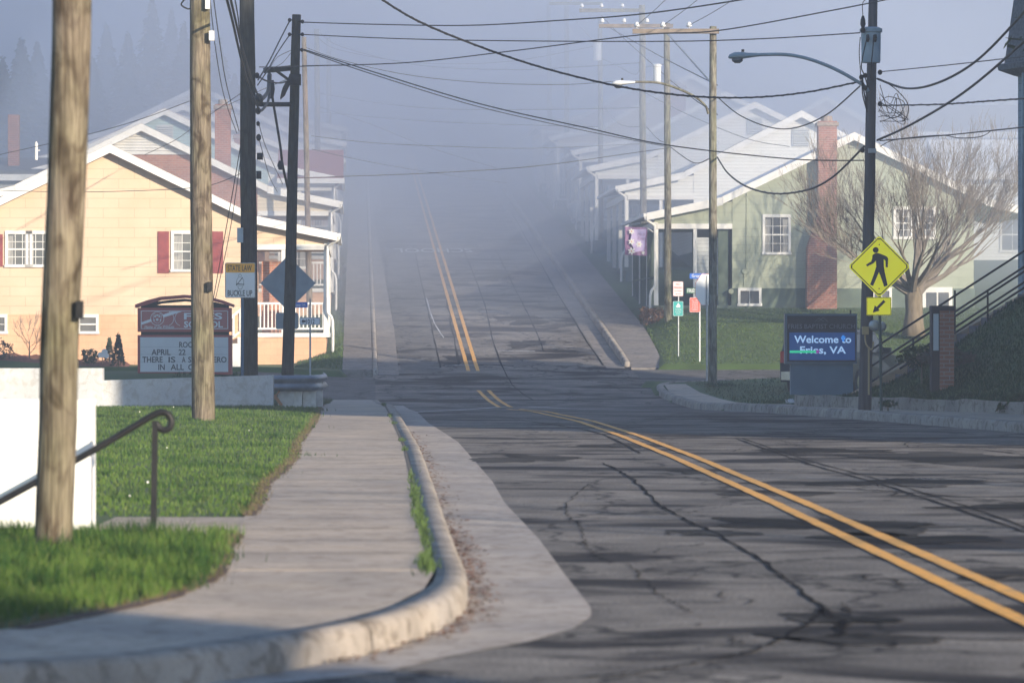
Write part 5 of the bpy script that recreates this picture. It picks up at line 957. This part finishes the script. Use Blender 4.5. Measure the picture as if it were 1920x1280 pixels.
for sg in (-1, 1):
    g = G(); g.add([(sg * .945, -2.0, 1.12), (sg * .945, .75, 1.12), (sg * .885, .02, 1.58), (sg * .885, -1.85, 1.58)], [(0, 1, 2, 3)]); g.build('side_window', M_GLASS, bd)
    g = G(); g.box(sg * .7, sg * .9, -2.38, -2.3, .85, 1.15); g.build('tail_light', M_TAIL, bd)
    g = G(); g.box(sg * .93, sg * 1.12, .55, .7, 1.08, 1.24); g.build('side_mirror', M_BLACK, bd)
    for yy in (-1.4, 1.45):
        g = G(); g.tube([(sg * .7, yy, .34), (sg * .94, yy, .34)], .34, 18); w = g.build('wheel', M_TYRE, car); g = G(); g.tube([(sg * .9, yy, .34), (sg * .95, yy, .34)], .2, 12); g.build('rim', M_CHROME, w)
g = G(); g.box(-.85, .85, -2.45, -2.3, .4, .62); g.build('bumper', M_CHROME, car)
g = G(); g.add([(-.7, .9, 1.14), (.7, .9, 1.14), (.62, .15, 1.66), (-.62, .15, 1.66)], [(0, 1, 2, 3)]); g.build('windscreen', M_GLASS, bd)

# ------------------------------------------------------------------ church steps, rails, pillar, low wall, shrubs
B0 = Vector((7.78, 77.3, .25)); dr = Vector((.93, .37, 0)).normalized(); ln = Vector((-dr.y, dr.x, 0)); N_ = 14; run = .285; rise = .165
rt = thing('church_steps', 'dark concrete steps climbing the grass bank to the church', 'steps', B0)
g = G()
for k in range(N_):
    a = B0 + dr * (k * run); z1 = B0.z + (k + 1) * rise; vs = []
    for t, e in ((0, .06), (run * (1 if k < N_ - 1 else 6), .06), (run * (1 if k < N_ - 1 else 6), 1.25), (0, 1.25)): vs.append(a + dr * t + ln * e)
    g.add([(v.x, v.y, -.3) for v in vs] + [(v.x, v.y, z1) for v in vs], [(3,2,1,0),(4,5,6,7),(0,1,5,4),(1,2,6,5),(2,3,7,6),(3,0,4,7)])
g.build('tread', M_CHSTEP, rt)
for e in (-.16, 1.26):
    g = G(); a = B0 + ln * e - dr * .35; b = a + dr * (N_ * run + .5); s2 = ln * .2; h0 = .10; h1 = N_ * rise + .10
    vs = [a, a + s2, b + s2, b]; g.add([(v.x, v.y, -.3) for v in vs] + [(a.x, a.y, B0.z + h0), ((a + s2).x, (a + s2).y, B0.z + h0), ((b + s2).x, (b + s2).y, B0.z + h1), (b.x, b.y, B0.z + h1)], [(3,2,1,0),(4,5,6,7),(0,1,5,4),(1,2,6,5),(2,3,7,6),(3,0,4,7)]); g.build('stringer', M_CHSTR, rt)
for i, e in enumerate((-.06, 1.34)):
    r_ = thing('handrail', ('black three bar handrail on the near side of the church steps', 'black three bar handrail on the far side of the church steps')[i], 'handrail', B0 + ln * e, 'church step handrails')
    for hh in (.95, .62, .3) if i == 0 else (.95, .62, .3):
        a = B0 + ln * e + Vector((0, 0, hh)); b = a + dr * (N_ * run + .1) + Vector((0, 0, N_ * rise + .05)); g = G(); g.tube([a, b, b + dr * .6], .024, 6); g.build('bar', M_BLACK, r_)
    for k in (0.3, 2, 3.9): a = B0 + ln * e + dr * k; zz = B0.z + k / run * rise; g = G(); g.tube([(a.x, a.y, zz - .2), (a.x, a.y, zz + 1.06)], .022, 6); g.build('post', M_BLACK, r_)
Y = 74.0; q = P(1770, 650, Y); rt = thing('brick_pillar', 'orange brick pillar with a pale notice panel on its side beside the steps', 'pillar', q)
g = G(); a = P(1762, 577, Y); b = P(1789, 660, Y); g.box(a.x, b.x, Y, Y + .4, .1, a.z); bp = g.build('shaft', M_BRICKO, rt)
g = G(); a = P(1747, 575, Y); b = P(1790, 582, Y); g.box(a.x, b.x + .01, Y - .03, Y + .44, b.z, a.z + .02).box(a.x, P(1762, 0, Y).x, Y + .02, Y + .38, .1, b.z); g.build('cap', mat('dark_cap', (.06, .045, .045), (.04, .03, .03), .8, 5), rt)
g = G(); a = P(1750, 588, Y); b = P(1760, 657, Y); g.box(a.x, b.x, Y, Y + .015, b.z, a.z); np_ = g.build('notice_panel', M_GYSID if False else M_BOARD, rt)
g = G(); pts = dens([(6.02, 78), (6.5, 76.2), (7.3, 73.6), (8.2, 70.8), (9.1, 67.9), (11.4, 60), (12.6, 52)], 5); i2 = offset(pts, -.3); vs = []
for (a, b) in zip(pts, i2): h_ = random.uniform(.33, .37); vs += [(a[0], a[1], -.1), (a[0] + .02, a[1], R(a[1]) + h_), (b[0], b[1], R(b[1]) + h_ + .03), (b[0], b[1], -.1)]
g.add(vs, [(4 * i + k, 4 * i + (k + 1), 4 * i + 5 + k, 4 * i + 4 + k) for i in range(len(pts) - 1) for k in range(3)] + [(0, 1, 2, 3)]); tag(g.build('low_wall', M_KERB, None, smooth=False, loc=(6.5, 76, .1)), 'low concrete retaining edge holding the shaded church bank', 'wall')

# ------------------------------------------------------------------ plants
def leafball(name, c, rx_, ry_, rz_, n, size, m, parent, seed=0, hollow=.6, lump=.25):
    r = np.random.default_rng(seed); d = r.normal(size=(n, 3)); d /= np.linalg.norm(d, axis=1)[:, None]; rad = r.uniform(hollow, 1, n) * (1 + lump * np.sin(d[:, 0] * 5 + seed) * np.cos(d[:, 2] * 4 + seed * 2))
    p = d * rad[:, None] * np.array([rx_, ry_, rz_]); p[:, 2] = np.maximum(p[:, 2], -rz_ * .95); u = r.normal(size=(n, 3)); u /= np.linalg.norm(u, axis=1)[:, None]; v = np.cross(u, r.normal(size=(n, 3))); v /= np.linalg.norm(v, axis=1)[:, None]; s_ = size * r.uniform(.5, 1.4, n)[:, None]
    V = np.stack([p + u * s_, p + v * s_ * .5, p - u * s_, p - v * s_ * .5], 1).reshape(-1, 3) + np.array(c); return fastmesh(name, V, np.arange(n * 4).reshape(-1, 4), m, 4, parent)
def bush(px, py, Y, w, h, m, label, n=900, size=.04, name='shrub', cat='shrub', group='shrubs by the steps and yards', cone=False, seed=1):
    q = P(px, py, Y); q.z -= .14 * (Y > 110 and Y < 118); rt = thing(name, label, cat, q, group)
    if cone:
        r = np.random.default_rng(seed); t = r.uniform(0, 1, n) ** .8; a = r.uniform(0, 6.28, n); rr = w / 2 * (1 - t) * (1.05 - .35 * r.uniform(0, 1, n)) + .02; p = np.stack([np.cos(a) * rr, np.sin(a) * rr, t * h], 1)
        u = r.normal(size=(n, 3)) * size; v = r.normal(size=(n, 3)) * size * .5; V = np.stack([p + u, p + v, p - u, p - v], 1).reshape(-1, 3); fastmesh('foliage', V, np.arange(n * 4).reshape(-1, 4), m, 4, rt)
    else: leafball('foliage', (0, 0, h * .5), w / 2, w / 2, h / 2, n, size, m, rt, seed)
    g = G(); g.tube([(q.x, q.y, q.z - .3), (q.x, q.y, q.z + h * .5)], .02, 5); g.build('stem', M_BARK, rt); return rt
bush(222, 676, 113, .40, .9, M_NEED, 'small dark conical evergreen in the mulch bed, taller of the pair', 700, .035, cone=True, seed=3)
bush(205, 672, 114.5, .32, .75, mat('needles_pale', (.07, .10, .05), (.05, .07, .04), .8, 5), 'small pale conical evergreen beside the taller one', 500, .03, cone=True, seed=4)
bush(168, 674, 113, .5, .45, M_BUSH, 'round green shrub in the mulch bed next to the basement window', 700, .035, seed=5)
bush(6, 668, 113, .75, .62, mat('dry_bush', (.12, .10, .06), (.07, .055, .04), .8, 8), 'brownish rounded shrub at the left edge of the mulch bed', 600, .035, seed=6)
bush(1728, 690, 75.6, .95, .45, M_BLADE3, 'dark clipped shrub beside the church step rail', 1800, .03, seed=7)
bush(1775, 690, 74.6, 1.2, .42, mat('ivy_red', (.10, .07, .05), (.045, .06, .03), .8, 9), 'reddish low shrub in front of the brick pillar', 1800, .03, seed=8)
bush(1905, 775, 68.2, .7, .33, M_BLADE3, 'dark weedy tuft spilling over the low concrete edge', 700, .05, seed=9)
bush(1665, 762, 71.2, .35, .12, M_BLADE3, 'small weed clump at the foot of the low edge', 200, .03, seed=10)
bush(1222, 610, 126.5, .9, .62, M_BRUSH, 'reddish brown shrub at the corner of the green house porch', 900, .05, seed=11)
bush(1345, 724, 104.4, 1.1, .1, M_BUSH, 'low weeds round the base of the first right pole', 250, .04, seed=12)
g = G(); mb = [(-16.5, 112.2), (-10.9, 112.2), (-10.9, 117.8), (-16.5, 117.8)]
V = []; nx_ = 24; ny_ = 8
for j in range(ny_ + 1):
    for i in range(nx_ + 1): x = -17 + 5.3 * i / nx_; y = 112.6 + 5.4 * j / ny_; V.append((x, y, T(x, y) + (.0 if i in (0, nx_) or j == 0 else .12 + .05 * math.sin(i * 1.7 + j))))
o = fastmesh('mulch_bed', V, [(j * (nx_ + 1) + i, j * (nx_ + 1) + i + 1, (j + 1) * (nx_ + 1) + i + 1, (j + 1) * (nx_ + 1) + i) for j in range(ny_) for i in range(nx_)], M_MULCH, 4); structure(o)
def twigs(g, p, d, L, r, depth, spread, up=.15, kids=(2, 3), minr=.0048, seg=3):
    pts = [p]; rs = [r]; dd = d.copy()
    for k in range(seg):
        dd = (dd + Vector((random.gauss(0, .07), random.gauss(0, .07), random.gauss(0, .04) + up * .25))).normalized(); pts.append(pts[-1] + dd * L / seg); rs.append(r * (1 - .35 * (k + 1) / seg))
    g.tube(pts, rs, 5 if r > .02 else 3, False)
    if depth == 0: g.f and None; return
    for k in range(random.randint(*kids)):
        i = random.choice(range(1, len(pts))) if k else len(pts) - 1; ax = Vector((random.gauss(0, 1), random.gauss(0, 1), random.gauss(0, .35))).normalized(); nd = (dd + ax * spread * random.uniform(.6, 1.2) + Vector((0, 0, up))).normalized()
        twigs(g, pts[i], nd, L * random.uniform(.62, .88), max(minr, rs[i] * .60), depth - 1, spread, up, kids, minr, seg)
def baretree(q, h, label, r=.28, limbs=7, depth=5, spread=.42, fork=.16, name='bare_tree', wide=.95, seed=3, group=None, kids=(2, 3), L0=.3, up_=.17):
    random.seed(seed); rt = thing(name, label, 'tree', q, group); g = G(); f = q + Vector((0, 0, h * fork))
    g.tube([q + Vector((0, 0, -.3)), q + Vector((0, 0, .1)), q + Vector((.02, 0, h * fork * .5)), f, f + Vector((0, 0, .35))], [r * 1.3, r * 1.05, r * .9, r * .92, r * .6], 12); g.build('trunk', M_BARK, rt, smooth=True)
    g = G()
    for k in range(limbs):
        a = 2 * math.pi * k / limbs + random.uniform(-.3, .3); e = random.uniform(.35, 1.0); d = Vector((math.cos(a) * wide, math.sin(a) * wide, e * 1.3)).normalized(); twigs(g, f + Vector((0, 0, random.uniform(-.1, .3))), d, h * L0 * random.uniform(.8, 1.15), r * .36, depth, spread, up_, kids)
    twigs(g, f, Vector((.05, 0, 1)), h * L0 * 1.1, r * .42, depth, spread, up_, kids)
    g.build('crown', mat('twig_bark', (.23, .20, .175), (.15, .13, .11), .9, 5), rt); return rt
q = P(1713, 612, 120); baretree(q, 7.2, 'large bare spreading tree on the lawn in front of the green house', .30, 14, 7, .38, .13, wide=1.3, seed=5, kids=(2, 3), L0=.23, up_=.1)
q = P(55, 668, 113.5); baretree(q, 1.0, 'small leafless shrub in the mulch bed behind the nearest pole', .02, 7, 3, .5, .1, 'bare_shrub', 1, 8, L0=.4)
random.seed(11)
# conifers and dark trees on the misty hillside
def conifer(x, Y, zb, h, w, seed):
    rt = thing('conifer', '', 'tree', (x, Y, zb), 'conifers on the misty hillside'); r = np.random.default_rng(seed); n = 6500; t = r.uniform(0, 1, n) ** .8; lay = np.clip(np.floor(t * 26) / 26 + .012 * np.sin(t * 400 + seed), 0, .995)
    nb = 9; br_ = r.integers(0, nb, n); a = br_ * 6.283 / nb + lay * 37 + r.normal(0, .12, n); rm = w / 2 * (1 - lay) ** 1.0 * (.45 + .65 * np.abs(np.sin(lay * 50 + br_ * 2.3 + seed))) + .03; rr = rm * r.uniform(.05, 1, n) ** .7; z = h * (.05 + .95 * lay) - rr * .42 + r.normal(0, .12, n) + (1 - lay) * .2
    p = np.stack([np.cos(a) * rr, np.sin(a) * rr, z], 1); out_ = np.stack([np.cos(a), np.sin(a), -.25 + 0 * a], 1) * .33 * (1.2 - lay)[:, None] * r.uniform(.6, 1.3, n)[:, None]; sd_ = np.stack([-np.sin(a), np.cos(a), r.normal(0, .5, n)], 1) * .09
    V = np.stack([p - out_ * .5 + sd_, p + out_, p - out_ * .5 - sd_], 1).reshape(-1, 3); fastmesh('crown', V, np.arange(n * 3).reshape(-1, 3), M_NEED, 3, rt)
    g = G(); g.tube([(x, Y, zb - 1), (x, Y, zb + h * .98)], [.2, .02], 6); g.build('trunk', M_BARK, rt); return rt
cf = [(285, -5, 235, 12.5, 6.5, 'tallest misty conifer with its tip at the top edge, between the two light brown poles'), (322, 18, 245, 11, 4.5, 'slim misty conifer immediately right of the tallest one'), (200, 45, 240, 11, 6, 'misty conifer left of the tallest one'), (240, 62, 232, 9.5, 5.5, 'low misty conifer nestled against the tallest one'), (345, 45, 228, 9.5, 5, 'misty conifer partly behind the light brown pole'), (410, 75, 236, 9, 5.5, 'misty conifer just left of the thick dark pole'), (40, 72, 228, 9.5, 6.5, 'left misty conifer standing behind the brick chimney'), (70, 78, 240, 9, 5, 'misty conifer touching the nearest pole on its left'), (5, 110, 222, 8.5, 6, 'misty conifer cut by the left edge'), (440, 140, 240, 8, 5, 'lowest misty conifer beside the thick dark pole'), (175, 110, 226, 8.5, 5, 'misty conifer just right of the nearest pole')]
for i, (x, y, Y, h, w, lb) in enumerate(cf):
    Y *= .83; h *= .83; w *= .86; q = P(x, y, Y); o = conifer(q.x, Y, q.z - h, h, w, i + 1); o['label'] = lb
for i, (x, y, Y, w, h, m, lb) in enumerate([(215, 260, 205, 4.5, 3.6, M_BRUSH, 'reddish brush above the brick gable, left clump'), (300, 262, 208, 5, 3.6, M_BRUSH, 'reddish brush above the brick gable, right clump'), (120, 262, 200, 5, 3.4, M_BRUSH, 'brown brush behind the nearest pole'), (40, 290, 196, 5, 3.6, M_BUSH, 'dull green brush behind the far left chimney'), (430, 262, 205, 4.5, 4, M_BUSH, 'dull green brush behind the tall brick chimney'), (500, 260, 215, 4.5, 4.5, M_BRUSH, 'faint brush between the two dark poles'), (370, 265, 210, 5, 4.5, M_BUSH, 'dull green brush behind the light brown pole')]):
    bush(x, y + 62, Y, w, h, m, lb, 2600, .16, 'brush', 'shrub', 'brush on the misty hillside', seed=20 + i)
# ground rise that carries the hillside trees
def hillz(x, y): return 0
# spruce bough and unseen trees added on the right to shade the near road
rt = thing('spruce', 'dark spruce whose bough tip hangs into the top right corner', 'tree', (9.4, 60, 3.0)); g = G(); g.tube([(9.4, 60, 1), (9.4, 60, 12.5)], [.16, .03], 8); g.build('trunk', M_BARK, rt)
r = np.random.default_rng(9); n = 4200; t = r.uniform(0, 1, n); a = np.floor(r.uniform(0, 11, n)) * .571 + np.floor(t * 14) * 1.3; rr = (1.75 - 1.2 * t) * r.uniform(.1, 1, n); p = np.stack([np.cos(a) * rr, np.sin(a) * rr, 3.55 + np.floor(t * 14) / 14 * 6 - rr * .3 + r.normal(0, .07, n)], 1); u = r.normal(size=(n, 3)) * .07; v = r.normal(size=(n, 3)) * .03
fastmesh('crown', np.stack([p + u, p + v, p - u, p - v], 1).reshape(-1, 3), np.arange(n * 4).reshape(-1, 4), M_NEED, 4, rt)

for (x, y, h, w, lb) in ((6.6, 5.2, 9, 4.2, 'unseen tall spruce added to shade the near road, nearest the kerb'), (10.4, .2, 10, 5, 'unseen tall spruce added to shade the near road, farther from the kerb')):
    o = conifer(x, y, .1, h, w, int(x)); o['label'] = lb; o['group'] = 'unseen shade spruces'
baretree(Vector((12.6, 16, .2)), 8, 'unseen bare tree added to cast shadow bands, close to the camera', .16, 6, 4, .42, .25, seed=9, L0=.22)  # both bare trees added out of view for their shadow bands
baretree(Vector((15.5, 26, .2)), 9, 'unseen bare tree added to cast shadow bands, before the church', .18, 6, 4, .42, .25, seed=10, L0=.22)
# ------------------------------------------------------------------ the fog bank: one even volume round everything
g = G(); g.box(-130, 95, -9, 640, -7, 56); hz_ = g.build('haze', bpy.data.materials.new('haze')); hz_['kind'] = 'stuff'; hz_['label'] = 'pale blue morning fog filling the street'
m = hz_.data.materials[0]; m.use_nodes = True; N = m.node_tree.nodes; N.clear(); o = N.new('ShaderNodeOutputMaterial'); v = N.new('ShaderNodeVolumePrincipled'); v.inputs['Color'].default_value = (*HAZE_C, 1); v.inputs['Density'].default_value = HAZE_D; v.inputs['Anisotropy'].default_value = 0.1
m.node_tree.links.new(v.outputs[0], o.inputs['Volume'])
# the low cloud that lies on the hill beyond the crossing: a lumpy closed body of even density
NX, NZ = 40, 12; V = []
for back in (0, 1):
    for j in range(NZ + 1):
        for i in range(NX + 1):
            x = -124 + 212 * i / NX; z = -6 + 58 * j / NZ
            y = 628 if back else 117 + 92 * sstep(-8, -42, x) + 9 * sstep(12, 28, x) + 6 * math.sin(x * .21 + z * .3) + 5 * math.sin(z * .33 + x * .07) + 3.5 * math.sin(x * .6 + z * .9 + 1) + .25 * max(0, z)
            V.append((x, y, z))
M_ = (NX + 1) * (NZ + 1); id_ = lambda b, i, j: b * M_ + j * (NX + 1) + i; Fc = []
for j in range(NZ):
    for i in range(NX):
        Fc += [(id_(0, i, j), id_(0, i + 1, j), id_(0, i + 1, j + 1), id_(0, i, j + 1)), (id_(1, i, j), id_(1, i, j + 1), id_(1, i + 1, j + 1), id_(1, i + 1, j))]
for i in range(NX):
    for j in (0, NZ): f = (id_(0, i, j), id_(1, i, j), id_(1, i + 1, j), id_(0, i + 1, j)); Fc.append(f if j == 0 else f[::-1])
for j in range(NZ):
    for i in (0, NX): f = (id_(0, i, j), id_(0, i, j + 1), id_(1, i, j + 1), id_(1, i, j)); Fc.append(f if i == 0 else f[::-1])
fm = bpy.data.materials.new('fog_cloud'); cl = fastmesh('fog_bank', V, Fc, fm, 4); cl['kind'] = 'stuff'; cl['label'] = 'dense pale bank of low cloud lying on the hill street'
fm.use_nodes = True; N = fm.node_tree.nodes; N.clear(); o = N.new('ShaderNodeOutputMaterial'); v = N.new('ShaderNodeVolumePrincipled'); v.inputs['Color'].default_value = (*HAZE_C, 1); v.inputs['Density'].default_value = FOG_D; v.inputs['Anisotropy'].default_value = 0.1
fm.node_tree.links.new(v.outputs[0], o.inputs['Volume'])
